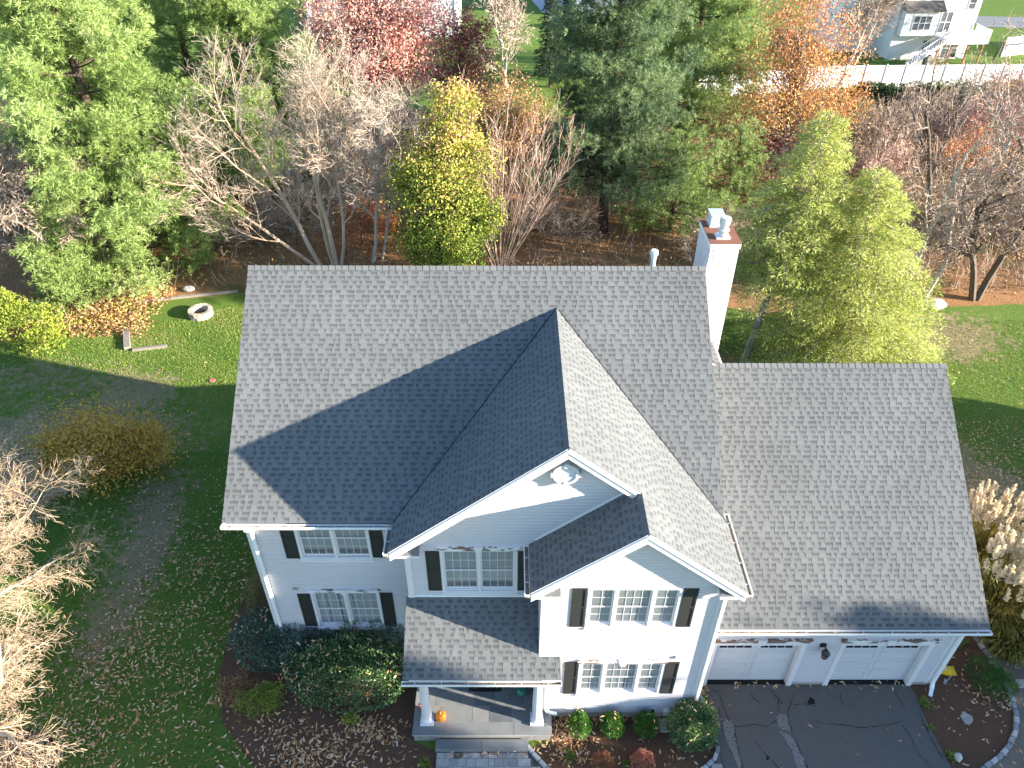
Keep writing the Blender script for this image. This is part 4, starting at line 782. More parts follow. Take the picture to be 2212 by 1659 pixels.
# pumpkin
pk = empty('pumpkin', (4.14, -2.47, .38)); tag(pk, 'orange pumpkin on the porch floor beside the left column', 'pumpkin')
m = MB(); n, k = 40, 13; ring = []
for j in range(k):
    t = PI * j / (k - 1)
    for i in range(n):
        a = 2 * PI * i / n; r = .155 * math.sin(t) ** .8 * (1 - .045 * abs(math.cos(a * 5)) ** 3); ring.append((r * math.cos(a), r * math.sin(a), .16 - .155 * math.cos(t) * (1 - .18 * math.exp(-(math.sin(t) / .35) ** 2))))
for j in range(k - 1):
    for i in range(n): m.face([ring[j * n + i], ring[j * n + (i + 1) % n], ring[(j + 1) * n + (i + 1) % n], ring[(j + 1) * n + i]])
m.build('rind', plain('pumpkin rind', (.72, .20, .008), .4, .12, 6), pk)
m = MB(); m.tube([(0, 0, .28), (0, .005, .32), (-.02, .01, .36)], [.028, .017, .02], 7); m.build('stem', plain('pumpkin stem', (.40, .32, .17), .8, .2, 20), pk)
m = MB(); m.box(4.89, 5.84, -1.64, -1.08, .381, .395); rng = random.Random(2)
for i in range(120): x, y = rng.uniform(4.93, 5.8), rng.uniform(-1.6, -1.12); m.box(x, x + .02, y, y + .02, .3955, .402, .5, 1)
tag(m.build('doormat', [M['black'], plain('mat fleck', (.07, .07, .07), .7)]), 'black rubber doormat before the front door', 'doormat')
m = MB(); m.lathe((6.42, -1.72, .38), [(.05, 0), (.12, .05), (.15, .16), (.13, .26), (.10, .30)], 18); tag(m.build('flower_pot', plain('green glaze', (.02, .17, .13), .25)), 'green glazed pot on the shaded right side of the porch', 'pot')
m = MB(); m.tube([(3.53, -2.12, .40), (3.50, -2.10, .52)], [.02, .035], 7); m.lathe((3.55, -2.16, .38), [(.05, 0), (.055, .06), (.03, .1)], 10); tag(m.build('lawn_ornament', plain('red paint', (.40, .06, .03), .5)), 'small red ornament behind the left porch column', 'ornament')
m = MB(); m.tube([(10.48, -2.26, .05), (10.6, -2.31, .06), (10.75, -2.31, .05), (10.95, -2.36, .04)], .016, 6); tag(m.build('garden_hose', plain('lime hose', (.42, .55, .08), .4)), 'short lime green hose end beside the round holly', 'hose')
m = MB(); m.tube([(2.94, -3.04, 0), (2.94, -3.04, .24)], .028, 8); tag(m.build('bed_light', M['galv']), 'small grey stake light in the mulch left of the porch', 'light')
m = MB(); m.lathe((-6.85, -2.95, 0), [(.09, 0), (.10, .1), (.07, .16), (.03, .18)], 10); tag(m.build('bed_light', M['black']), 'small black light among dead leaves in the lawn corner', 'light')
# fire pit: ring of blocks round a bed of ash
fp = empty('fire_pit', (-10.8, 21.4, gzf(-10.8, 21.4))); tag(fp, 'round tan block fire pit on the back lawn', 'fire pit')
for lv in range(2):
    m = MB(); n = 14
    for i in range(n):
        a, b = 2 * PI * (i + .03 + lv * .5) / n, 2 * PI * (i + .97 + lv * .5) / n; P = [(r * math.cos(t), r * math.sin(t), -.05 + lv * .22) for r, t in ((.44, a), (.62, a), (.64, (a + b) / 2), (.62, b), (.44, b))]; m.prism(P, (0, 0, .21), random.Random(i + lv * 20).random())
    m.build('block_ring', by_rnd('tan block %d' % lv, [(0, (.32, .26, .20)), (1, (.55, .47, .38))], .9, .2, noise=.4, nscale=12), fp)
m = MB(); m.lathe((0, 0, -.02), [(.43, 0), (.42, .08), (.1, .10)], 16); m.build('ash_bed', M['mulch'], fp)
M['timber'] = bark('weathered timber', (.13, .11, .09), (.36, .32, .27), 5)
def timber(a, b, w, h, label):
    za, zb = gzf(0, a[1]) + h / 2 - .03, gzf(0, b[1]) + h / 2 - .03; m = MB(); m.beam((a[0], a[1], za), (b[0], b[1], zb), w, h); tag(m.build('landscape_timber', M['timber'], bevel=.01), label, 'timber', 'old garden timbers on the back lawn')
timber((-13.5, 18.1), (-14.2, 19.7), .30, .22, 'short thick timber pointing away from the house on the lawn'); timber((-13.2, 18.0), (-11.6, 18.35), .16, .16, 'grey timber lying square to the short thick one')
timber((-15.1, 22.6), (-9.5, 23.9), .16, .14, 'long thin timber along the lawn edge behind the fire pit'); timber((-15.15, 22.4), (-14.1, 20.2), .05, .10, 'thin half buried board running towards the fire pit')
m = MB(); m.lathe((-8.35, 15.5, gzf(0, 15.5) + .03), [(.13, 0), (.15, .015), (.14, .03), (.11, .03)], 20); tag(m.build('flying_disc', plain('pink plastic', (.55, .14, .13), .4)), 'small pink disc lying on the shaded lawn left of the house', 'disc')
# ------------------------------------------------------------------ far fence and neighbours
FZ = -1.4
def fence(A, B, pw, label, h=2.1):
    A = Vector((*A, FZ)); B = Vector((*B, FZ)); L_ = (B - A).length; n = max(1, round(L_ / pw)); u = (B - A) / L_; root = empty('vinyl_fence'); tag(root, label, 'fence')
    for i in range(n + 1): p = A + u * (L_ * i / n); m = MB(); m.box(p.x - .065, p.x + .065, p.y - .065, p.y + .065, FZ - .1, FZ + h + .06); m.lathe((p.x, p.y, FZ + h + .06), [(.11, 0), (.02, .07)], 4); m.build('post', M['white'], root)
    for i in range(n):
        p = A + u * (L_ * i / n + .07); q = A + u * (L_ * (i + 1) / n - .07); m = MB(); m.beam(p + V(0, 0, h / 2), q + V(0, 0, h / 2), .03, h - .2); m.beam(p + V(0, 0, h - .06), q + V(0, 0, h - .06), .05, .12); m.beam(p + V(0, 0, .1), q + V(0, 0, .1), .05, .12)
        m.build('panel', M['white'], root)
fence((22.8, 59.0), (36.6, 62.8), 1.95, 'white vinyl fence half hidden behind the light pine and orange tree'); fence((36.8, 62.9), (60.5, 63.9), 1.95, 'long white vinyl fence in front of the house with the deck')
fence((60.5, 74.5), (72, 79), 2.0, 'white vinyl fence to the right of the house with the deck', 2.0)
M['cream'] = plain('cream siding', (.74, .72, .66), .6, .04, 1); M['roof_far'] = plain('brown grey roof', (.12, .10, .085), .9, .2, 4); M['deck_wood'] = plain('reddish deck timber', (.36, .17, .08), .8, .2, 5); M['far_glass'] = plain('far window glass', (.10, .11, .12), .15, .2, 3)
nb = empty('house'); tag(nb, 'cream house with white raised deck and stairs behind the long white fence', 'house'); nbr = 0.06
def nbx(root, name, mat, boxes, rot=True):
    m = MB()
    for b in boxes: m.box(*b)
    o = m.build(name, mat, root); return o
nb.location = (47.3, 73.4, FZ); nb.rotation_euler = (0, 0, nbr)
nbx(nb, 'wall', M['cream'], [(0, 8.6, 0, 9, -.2, 8.0)]); nbx(nb, 'wall', M['cream'], [(-4.6, -.01, 3.2, 10, -.2, 6.2)]); nbx(nb, 'wall', M['cream'], [(.25, 4.2, -.9, -.01, 2.6, 4.95)])
m = MB(); m.prism([(.05, -1.2, 4.96), (4.4, -1.2, 4.96), (4.4, -.011, 5.75), (.05, -.011, 5.75)], (0, 0, .10)); m.build('bay_roof', M['roof_far'], nb)
m = MB(); m.prism([(-.4, -.4, 8.0), (9.0, -.4, 8.0), (9.0, 4.5, 10.8), (-.4, 4.5, 10.8)], (0, 0, .15)); m.prism([(-.4, 9.4, 8.0), (9.0, 9.4, 8.0), (9.0, 4.5, 10.8), (-.4, 4.5, 10.8)], (0, 0, .15)); m.prism([(-5, 2.8, 6.2), (-.02, 2.8, 6.2), (-.02, 6.6, 8.6), (-5, 6.6, 8.6)], (0, 0, .15)); m.build('roof', M['roof_far'], nb)
nbx(nb, 'corner_board', M['white'], [(-.03, .12, -.03, .0, 0, 8)]); nbx(nb, 'corner_board', M['white'], [(8.48, 8.63, -.03, .0, 0, 8)]); nbx(nb, 'corner_board', M['white'], [(4.08, 4.22, -.93, -.901, 2.6, 4.95)])
def nwin(x0, x1, z0, z1, y, n=1):
    w = nbx(nb, 'window', M['white'], [(x0 - .08, x0, y - .05, y, z0 - .08, z1 + .08), (x1, x1 + .08, y - .05, y, z0 - .08, z1 + .08), (x0, x1, y - .05, y, z1, z1 + .08), (x0, x1, y - .05, y, z0 - .08, z0)] + [(x0 + (x1 - x0) * k / n - .03, x0 + (x1 - x0) * k / n + .03, y - .05, y, z0, z1) for k in range(1, n)] + [(x0, x1, y - .045, y - .001, (z0 + z1) / 2 - .025, (z0 + z1) / 2 + .025)])
    m = MB(); m.face([(x0, y - .02, z0), (x1, y - .02, z0), (x1, y - .02, z1), (x0, y - .02, z1)]); m.build('pane', M['far_glass'], w)
nwin(1.3, 3.2, 3.2, 4.5, -.9, 3); nwin(7.3, 8.0, 5.0, 6.1, 0); nwin(4.9, 5.7, .7, 1.9, 0); nwin(3.6, 4.3, .7, 1.9, 0); nwin(5.9, 7.6, .1, 2.1, 0, 2); nwin(4.7, 5.9, 2.75, 4.7, 0, 2); nwin(-2.2, -1.5, 3.6, 4.9, 3.2); nwin(1.0, 1.8, 6.2, 7.3, 0)
dk = nbx(nb, 'deck', M['white'], [(4.4, 8.9, -3.0, -.02, 2.45, 2.62), (4.4, 8.9, -3.04, -3.005, 2.2, 2.62)])
r = nbx(nb, 'railing', M['white'], [(4.4, 8.9, -3.0, -2.95, 3.5, 3.58), (8.84, 8.9, -2.94, -.05, 3.5, 3.58), (4.4, 8.9, -3.0, -2.96, 2.7, 2.78)] + [(4.4 + i * .14, 4.44 + i * .14, -2.99, -2.96, 2.79, 3.49) for i in range(33)] + [(8.85, 8.89, -2.9 + i * .15, -2.86 + i * .15, 2.64, 3.49) for i in range(19)])
for x in (3.9, 5.3, 7.1, 8.7): nbx(nb, 'deck_post', M['deck_wood'], [(x - .08, x + .08, -2.7, -2.54, 0, 2.44)])
m = MB(); A_, B_ = V(4.4, -2.6, 2.5), V(1.1, -2.6, .1)
for yy in (-3.0, -2.1): m.beam(V(A_.x, yy, A_.z), V(B_.x, yy, B_.z), .05, .26); m.beam(V(A_.x, yy, A_.z + .95), V(B_.x, yy, B_.z + .95), .06, .08)
for i in range(14): p = A_.lerp(B_, (i + .5) / 14); m.box(p.x - .14, p.x + .14, -2.97, -2.13, p.z - .02, p.z + .02); m.box(p.x - .02, p.x + .02, -3.02, -2.98, p.z, p.z + .95); m.box(p.x - .02, p.x + .02, -2.12, -2.08, p.z, p.z + .95)
m.build('stair', M['white'], nb)
def acu(x, y, label):
    o = empty('air_conditioner', (x, y, FZ), .06); tag(o, label, 'air conditioner', 'air conditioners under the deck'); m = MB(); m.box(-.4, .4, -.4, .4, 0, .85); m.build('casing', plain('grey beige casing', (.30, .28, .25), .6), o, bevel=.03)
    m = MB(); m.lathe((0, 0, .86), [(.34, 0), (.32, .03), (.08, .05)], 16); m.build('fan_grille', M['black'], o)
acu(49.8, 71.6, 'left grey air conditioner below the neighbouring deck stairs'); acu(50.9, 71.7, 'right grey air conditioner below the neighbouring deck stairs')
hb = empty('house', (-17.6, 82.3, FZ)); tag(hb, 'white house at the top edge behind the red tree', 'house')
nbx(hb, 'wall', plain('pale grey wall', (.50, .48, .45), .7, .04, 1), [(0, 2.9, 0, 8, -.2, 6.5)]); nbx(hb, 'wall', M['white'], [(2.91, 17.5, .4, 9, -.2, 7)]); nbx(hb, 'corner_board', M['white'], [(-.04, .16, -.05, -.001, 0, 6.5)]); nbx(hb, 'corner_board', M['gutter'], [(17.2, 17.54, .32, .399, 0, 7)]); nbx(hb, 'band_board', M['white'], [(.17, 2.9, -.04, -.001, 2.5, 2.75)])
m = MB(); m.prism([(-.4, -.4, 6.6), (17.9, -.4, 7.0), (17.9, 4.5, 10), (-.4, 4.5, 10)], (0, 0, .15)); m.build('roof', M['roof_far'], hb); w = nbx(hb, 'window', M['white'], [(1.0, 1.9, -.06, -.001, 3.2, 4.4)]); nbx(hb, 'pane', M['far_glass'], [(1.08, 1.82, -.07, -.061, 3.28, 4.32)])
w.parent = hb
hc = empty('house', (13.6, 93.5, FZ)); tag(hc, 'blue grey house corner at the top edge behind the dark pine', 'house'); nbx(hc, 'wall', plain('blue grey wall', (.30, .34, .42), .7, .04, 1), [(1.0, 9, 0, 8, -.2, 6)]); m = MB(); m.prism([(.6, -.4, 6), (9.4, -.4, 6), (9.4, 4, 8.5), (.6, 4, 8.5)], (0, 0, .15)); m.build('roof', M['roof_far'], hc)
m = MB(); m.face([(11.5, 89.5, FZ + .03), (14.8, 88.5, FZ + .03), (15, 110, FZ + .03), (8, 110, FZ + .03)]); tag(m.build('road', plain('pale concrete', (.34, .34, .36), .9, .08, 1)), 'pale concrete drive at the top edge', kind='structure')
m = MB(); m.face([(66, 88.5, FZ + .03), (80, 86, FZ + .03), (90, 92, FZ + .03), (64, 95, FZ + .03)]); tag(m.build('road', plain('far asphalt', (.16, .16, .165), .9, .08, 1)), 'grey road at the top right corner', kind='structure')
sw = empty('playset', (60.5, 72.5, FZ)); tag(sw, 'dark metal frame on the lawn beyond the fence', 'frame'); m = MB(); m.tube([(-1.6, 0, 1.7), (2.2, .3, 1.9)], .06); m.build('crossbar', M['black'], sw)
for a, b in (((-1.6, 0, 1.7), (-2.4, -.9, 0)), ((-1.6, 0, 1.7), (-1.5, .9, 0)), ((2.2, .3, 1.9), (2.4, 1.2, 0)), ((2.2, .3, 1.9), (2.2, -.7, 0))): m = MB(); m.tube([a, b], .06); m.build('leg', M['black'], sw)
# ------------------------------------------------------------------ plants
def arr(v): return np.array(v, float)
def seg_quads(S_, sides):
    p0, p1, r0, r1 = (np.array([s[i] for s in S_], float) for i in range(4)); d = unit(p1 - p0)
    x = np.cross(d, np.where(np.abs(d[:, 2:3]) > .9, arr([[1, 0, 0]]), arr([[0, 0, 1]]))); x = unit(x); y = np.cross(d, x); q = []
    for j in range(sides):
        a, b = 2 * PI * j / sides, 2 * PI * (j + 1) / sides; A = x * math.cos(a) + y * math.sin(a); B = x * math.cos(b) + y * math.sin(b)
        q.append(np.stack([p0 + A * r0[:, None], p0 + B * r0[:, None], p1 + B * r1[:, None], p1 + A * r1[:, None]], 1))
    return np.stack(q, 1).reshape(-1, 3)
def seg_obj(name, segs, sides, mat, parent, rng):
    return np_mesh(name, seg_quads(segs, sides), 4, np.repeat(rng.random(len(segs)), sides), mat, parent)
class Grow:
    def __init__(s, seed): s.rng = np.random.default_rng(seed); s.big = []; s.small = []; s.tips = []
    def go(s, p, d, L, r, lv, P):
        rng = s.rng; n = P['n'][lv]; st = L / n; mx = len(P['n']) - 1; last = lv == mx
        for i in range(n):
            d = d + rng.normal(0, P['wob'][lv], 3); d[2] += P['up'][lv]; d /= np.linalg.norm(d)
            q = p + d * st; r2 = max(P['rmin'], r * (1 - (1 - P['tap'][lv]) / n))
            (s.big if lv < P.get('nbig', 2) else s.small).append((p, q, r, r2)); p = q; r = r2
            if not last and (i + 1) / n > P['bare'][lv]:
                for _ in range(int(P['kids'][lv]) + (rng.random() < P['kids'][lv] % 1)):
                    a = rng.uniform(0, 2 * PI); t = math.radians(rng.uniform(*P['ang'][lv])); x = np.cross(d, [.3, .2, .9]); x /= np.linalg.norm(x); y = np.cross(d, x)
                    nd = d * math.cos(t) + (x * math.cos(a) + y * math.sin(a)) * math.sin(t)
                    s.go(p, nd, L * P['ratio'][lv] * rng.uniform(.6, 1.15) * (1 - .35 * i / n), r * P['rr'][lv], lv + 1, P)
        if last: s.tips.append((p, d))
BARE = dict(n=[6, 5, 4, 3, 2], wob=[.07, .12, .15, .18, .2], up=[.03, .05, .05, .04, .02], tap=[.45, .4, .4, .5, .6], rmin=.008, bare=[.3, .15, .1, .05, 0], kids=[1.7, 1.7, 1.8, 1.6, 0], ang=[(25, 50), (25, 55), (25, 60), (25, 65)], ratio=[.62, .58, .55, .6], rr=[.62, .6, .6, .7])
def bare_tree(name, base, stems, seed, barkm, twigm, label, cat='tree', group=None, P=None, **kw):
    root = empty(name, base); tag(root, label, cat, group); pr = dict(BARE); pr.update(P or {}); pr.update(kw); g = Grow(seed)
    for (off, d, L, r) in stems: g.go(arr(off), arr(d) / np.linalg.norm(d), L, r, 0, pr)
    seg_obj('trunk', g.big, 6, barkm, root, g.rng)
    if g.small: seg_obj('twigs', g.small, 3, twigm, root, g.rng)
    return root, g
def rdir(rng, n): return unit(rng.normal(size=(n, 3)))
def pine(name, base, h, R, mat, seed, label, nl=110, up=.30, prof=None, dens=26, tl=.30, tw=.034, k=20, lean=(0, 0), z0=.06, group=None, dark=0.0, spray=.24):
    rng = np.random.default_rng(seed); root = empty(name, base); tag(root, label, 'tree', group); segs = []; C_, D_, L_, W_, T_ = [], [], [], [], []
    axis = lambda z: arr([lean[0] * z / h + .1 * math.sin(z * .6 + seed), lean[1] * z / h, z])
    zz = np.linspace(-.3, h, 14)
    for a, b in zip(zz[:-1], zz[1:]): segs.append((axis(a), axis(b), .26 * h / 15 * (1 - max(a, 0) / h) ** .8 + .02, .26 * h / 15 * (1 - b / h) ** .8 + .015))
    prof = prof or (lambda f: (1 - f) ** .62 * (1 if f > .1 else .85))
    whorls = max(6, int(nl / 6)); twist = rng.uniform(0, 6)
    for w in range(whorls):
        f = z0 + (0.985 - z0) * (w + .5) / whorls; m = 6 if f < .8 else 5
        for j in range(m):
            ff = min(.985, f + rng.uniform(-.018, .018)); z = ff * h; az = twist + w * 1.1 + 2 * PI * (j + rng.uniform(-.25, .25)) / m; ln = R * prof(ff) * rng.uniform(.5, 1.2) * (1 + .16 * math.sin(2 * az + seed) * math.sin(ff * 9 + seed)) + .35
            hd = arr([math.cos(az), math.sin(az), 0]); sd = arr([-math.sin(az), math.cos(az), 0]); e0 = (-.12 + .75 * ff ** 1.5); cv = up; o = axis(z); pts = []
            for t in np.linspace(0, 1, 5): pts.append(o + hd * ln * t * (1 - .12 * ff) + arr([0, 0, ln * (e0 * t + cv * (t ** 2) * .6)]))
            for a in range(4): segs.append((pts[a], pts[a + 1], .012 * ln * (1 - a / 4) + .012, .012 * ln * (1 - (a + 1) / 4) + .01))
            npf = max(2, int(round(1.3 * ln))); nt = max(6, int(dens * ln * (.5 + .12 * ln))); tp = rng.uniform(.12, 1.0, npf) ** .72; lp = rng.uniform(-1, 1, npf) * spray * ln * 1.1 * np.sqrt(np.clip(tp * (1.3 - tp), .05, 1)) * 1.3; ip = rng.integers(0, npf, nt); sg = .17 + .10 * ln ** .7
            t = np.clip(tp[ip] + rng.normal(0, sg / ln, nt), .12, 1.12); lat = lp[ip] + rng.normal(0, sg * 1.1, nt)
            c = o + hd * (ln * t * (1 - .12 * ff))[:, None] + sd * lat[:, None]; c[:, 2] += ln * (e0 * t + cv * t ** 2 * .6) + rng.normal(.08, .75 * sg, nt)
            kk = k; cc = np.repeat(c, kk, 0); dv = rdir(rng, nt * kk) * .85 + hd * .45 + sd * np.repeat(np.sign(lat) * .25, kk)[:, None] + arr([0, 0, .45]); dv = unit(dv)
            C_.append(cc + dv * .03); D_.append(dv); n_ = nt * kk; L_.append(rng.uniform(.6, 1.15, n_) * tl); W_.append(rng.uniform(.7, 1.2, n_) * tw)
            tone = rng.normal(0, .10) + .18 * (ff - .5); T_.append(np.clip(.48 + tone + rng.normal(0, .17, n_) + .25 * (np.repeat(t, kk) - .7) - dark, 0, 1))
    seg_obj('trunk', segs, 6, M['bark_pine'], root, rng)
    P = np.concatenate(C_); D = np.concatenate(D_); np_mesh('crown', cards(P, D, rdir(rng, len(P)), np.concatenate(L_), np.concatenate(W_)), 4, np.concatenate(T_), mat, root); return root
def hemlock(name, base, h, R, seed, label, lean=(0, 0), z0=.12, mat='hemlock', dens=78, group=None, nl=150, tw=.032):
    rng = np.random.default_rng(seed); root = empty(name, base); tag(root, label, 'tree', group); segs = []; C_, D_, L_, T_ = [], [], [], []
    axis = lambda z: arr([lean[0] * z / h, lean[1] * z / h, z]); zz = np.linspace(-.3, h, 12)
    for a, b in zip(zz[:-1], zz[1:]): segs.append((axis(a), axis(b), .016 * h * (1 - max(a, 0) / h) + .015, .016 * h * (1 - b / h) + .012))
    for i in range(nl):
        f = z0 + (.985 - z0) * ((i + rng.random()) / nl) ** 1.0; az = i * 2.399 + rng.uniform(-.4, .4); ln = R * ((1 - f) ** .68) * rng.uniform(.6, 1.15) + .25; z = f * h; o = axis(z)
        hd = arr([math.cos(az), math.sin(az), 0]); sd = arr([-math.sin(az), math.cos(az), 0]); e0 = .28 * f + .12
        pts = [o + hd * ln * t + arr([0, 0, ln * (e0 * t - .38 * t * t)]) for t in np.linspace(0, 1, 4)]
        for a in range(3): segs.append((pts[a], pts[a + 1], .011 * ln * (1 - a / 3) + .008, .011 * ln * (1 - (a + 1) / 3) + .007))
        n = int(dens * ln * (1 + .35 * ln)) + 10; t = rng.uniform(.12, 1.05, n) ** .8; side = rng.choice([-1, 1], n); lat = side * rng.uniform(0, 1, n) ** 1.2 * .34 * ln * np.sqrt(np.clip(t * (1.2 - t) * 1.6, .03, 1))
        c = o + hd * (ln * t)[:, None] + sd * lat[:, None]; c[:, 2] += ln * (e0 * t - .38 * t * t) - .10 * np.abs(lat) + rng.normal(0, .06, n)
        dv = hd * .55 + sd * (side * rng.uniform(.2, .9, n))[:, None] + rng.normal(0, .38, (n, 3)); dv[:, 2] -= .12
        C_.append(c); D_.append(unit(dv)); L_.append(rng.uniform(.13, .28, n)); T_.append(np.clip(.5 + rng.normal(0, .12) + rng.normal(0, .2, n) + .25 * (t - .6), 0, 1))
    seg_obj('trunk', segs, 6, M['bark_grey' if mat == 'hemlock' else 'bark_pine'], root, rng); P = np.concatenate(C_); D = np.concatenate(D_); L = np.concatenate(L_)
    np_mesh('crown', cards(P, D, rdir(rng, len(P)) + arr([0, 0, .6]), L, rng.uniform(.7, 1.3, len(P)) * tw), 4, np.concatenate(T_), M[mat], root); return root
def broadleaf(name, base, blobs, n, L, mat, seed, label, trunk=None, barkm='bark', tone=0.0, cat='tree', zt=0.0, group=None, clump=.5, twigs=True, sparse=.55, wratio=.55, spread=.17):
    """blobs: ellipsoids (cx,cy,cz,rx,ry,rz) relative to base; leaves hang in clumps on real limbs"""
    rng = np.random.default_rng(seed); root = empty(name, base); tag(root, label, cat, group); segs = []; P_, T_ = [], []; vols = arr([b[3] * b[4] * b[5] for b in blobs]) ** .8; vols /= vols.sum(); zmax = max(b[2] + b[5] for b in blobs)
    trunk = trunk or [(0, 0, -.2), (0, 0, blobs[0][2])]; tr = [arr(p) for p in trunk]; r0 = .02 * zmax + .02
    for i in range(len(tr) - 1): segs.append((tr[i], tr[i + 1], r0 * (1 - .75 * i / (len(tr) - 1)), r0 * (1 - .75 * (i + 1) / (len(tr) - 1))))
    for b, v in zip(blobs, vols):
        c = arr(b[:3]); rr = arr(b[3:]); nc = max(8, int(v * n / 70)); d = rdir(rng, nc); rad = rng.uniform(sparse, 1.0, nc) ** .7; cl = c + d * rad[:, None] * rr * (1 + .18 * rng.normal(size=(nc, 1)))
        for q in cl:
            zt_ = np.clip(q[2] * rng.uniform(.45, .8), tr[0][2] + .2, tr[-1][2]); s = arr([np.interp(zt_, [p[2] for p in tr], [p[j] for p in tr]) for j in range(3)]); mid = (s + q) / 2 + rng.normal(0, .12, 3) * np.linalg.norm(q - s)
            if twigs: segs.append((s, mid, r0 * .13, r0 * .08)); segs.append((mid, q, r0 * .08, .007))
            m = int(v * n / nc); p = q + rng.normal(0, 1, (m, 3)) * rr.mean() * spread * arr([1.15, 1.15, .8]); P_.append(p); T_.append(np.clip(.45 + tone + rng.normal(0, .13) + rng.normal(0, .17, m) + zt * ((p[:, 2] / zmax) - .6), 0, 1))
    P = np.concatenate(P_); N = len(P); seg_obj('trunk', segs, 5, M[barkm], root, rng); D = unit(rdir(rng, N) + arr([0, 0, -.25])); ln = rng.uniform(.65, 1.25, N) * L
    np_mesh('crown', cards(P, D, rdir(rng, N) + arr([0, 0, .8]), ln, ln * wratio), 4, np.concatenate(T_), M[mat], root); return root
def shrub(name, base, blobs, n, L, mat, seed, label, group=None, lump=.07, inner=.75, wr=.5, tone=0.0, upb=.25, cat='shrub', stemm='bark', zt=0.0):
    """clipped or mounded shrub: a skin of leaves over twiggy stems"""
    rng = np.random.default_rng(seed); root = empty(name, base); tag(root, label, cat, group); P_, D_, T_ = [], [], []; A_ = arr([b[3] * b[4] + b[3] * b[5] + b[4] * b[5] for b in blobs]); A_ /= A_.sum(); segs = []
    for b, a in zip(blobs, A_):
        m = int(n * a); d = rdir(rng, m); d[:, 2] = np.where(d[:, 2] < -.55, -d[:, 2], d[:, 2]); c = arr(b[:3]); rr = arr(b[3:]); ph = rng.uniform(0, 6, 3)
        lum = 1 + lump * (np.sin(d[:, 0] * 7 + ph[0]) + np.sin(d[:, 1] * 8 + ph[1]) + np.sin(d[:, 2] * 7 + ph[2])); s = np.where(rng.random(m) < .25, rng.uniform(inner - .2, inner, m), 1 - np.abs(rng.normal(0, .06, m)) + np.abs(rng.normal(0, .05, m)) * (rng.random(m) < .25))
        p = c + d * rr * (lum * s)[:, None]; nn = unit(d / rr); P_.append(p); D_.append(unit(nn * .55 + rdir(rng, m) * .75 + arr([0, 0, upb]))); T_.append(np.clip(.45 + tone + rng.normal(0, .2, m) + .2 * (lum - 1) / max(lump, .01) * .4 + zt * d[:, 2], 0, 1))
        for _ in range(7): e = rdir(rng, 1)[0]; e[2] = abs(e[2]); segs.append((arr([c[0] * .8, c[1] * .8, 0]), c + e * rr * .75, .02, .008))
    P = np.concatenate(P_); D = np.concatenate(D_); N = len(P); keep = P[:, 2] > .01; P, D, T = P[keep], D[keep], np.concatenate(T_)[keep]; N = len(P); ln = rng.uniform(.65, 1.25, N) * L
    seg_obj('stems', segs, 4, M[stemm], root, rng); np_mesh('foliage', cards(P, D, rdir(rng, N), ln, ln * wr), 4, T, M[mat], root); return root
def at(x, y): return (x, y, gzf(x, y))
# ---- pines and hemlocks
pb = lambda f: (1 - f) ** .55 * (1.0 if f > .12 else .95)
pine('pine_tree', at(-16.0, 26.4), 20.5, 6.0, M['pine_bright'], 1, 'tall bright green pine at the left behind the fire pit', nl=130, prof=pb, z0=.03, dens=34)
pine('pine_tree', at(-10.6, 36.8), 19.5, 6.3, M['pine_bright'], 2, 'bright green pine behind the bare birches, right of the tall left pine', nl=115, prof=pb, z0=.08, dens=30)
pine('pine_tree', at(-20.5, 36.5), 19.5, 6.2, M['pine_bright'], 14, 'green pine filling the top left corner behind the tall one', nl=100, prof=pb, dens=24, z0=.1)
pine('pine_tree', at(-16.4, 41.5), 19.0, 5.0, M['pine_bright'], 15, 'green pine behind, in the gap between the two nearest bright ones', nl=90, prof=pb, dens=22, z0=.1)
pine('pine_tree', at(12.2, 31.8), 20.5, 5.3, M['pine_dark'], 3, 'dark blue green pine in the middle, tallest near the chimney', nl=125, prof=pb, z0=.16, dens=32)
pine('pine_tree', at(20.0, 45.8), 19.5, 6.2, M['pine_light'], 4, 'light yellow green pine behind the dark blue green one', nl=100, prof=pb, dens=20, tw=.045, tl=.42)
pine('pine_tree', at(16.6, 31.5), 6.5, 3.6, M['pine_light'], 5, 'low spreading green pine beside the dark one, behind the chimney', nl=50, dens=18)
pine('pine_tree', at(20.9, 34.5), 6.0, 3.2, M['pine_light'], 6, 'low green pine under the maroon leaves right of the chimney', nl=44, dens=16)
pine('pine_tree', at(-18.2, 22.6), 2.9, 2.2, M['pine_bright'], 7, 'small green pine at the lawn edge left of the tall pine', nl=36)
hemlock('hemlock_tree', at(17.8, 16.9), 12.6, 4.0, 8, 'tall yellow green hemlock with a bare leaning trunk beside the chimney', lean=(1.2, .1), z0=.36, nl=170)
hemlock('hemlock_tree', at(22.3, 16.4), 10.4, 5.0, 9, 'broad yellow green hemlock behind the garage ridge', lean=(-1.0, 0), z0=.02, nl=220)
hemlock('spruce_tree', at(10.0, 63), 9.5, 1.6, 10, 'narrow dark spruce on the far lawn left of the dark pine', mat='spruce_dark', tw=.09, dens=40)
hemlock('spruce_tree', at(11.8, 66), 8.0, 1.7, 11, 'second narrow dark spruce, nearer the dark pine', mat='spruce_dark', tw=.09, dens=40)
hemlock('cedar_tree', at(67, 78.5), 7, 1.8, 12, 'small dark cedar at the right end of the deck house', mat='spruce_dark', tw=.1, dens=30)
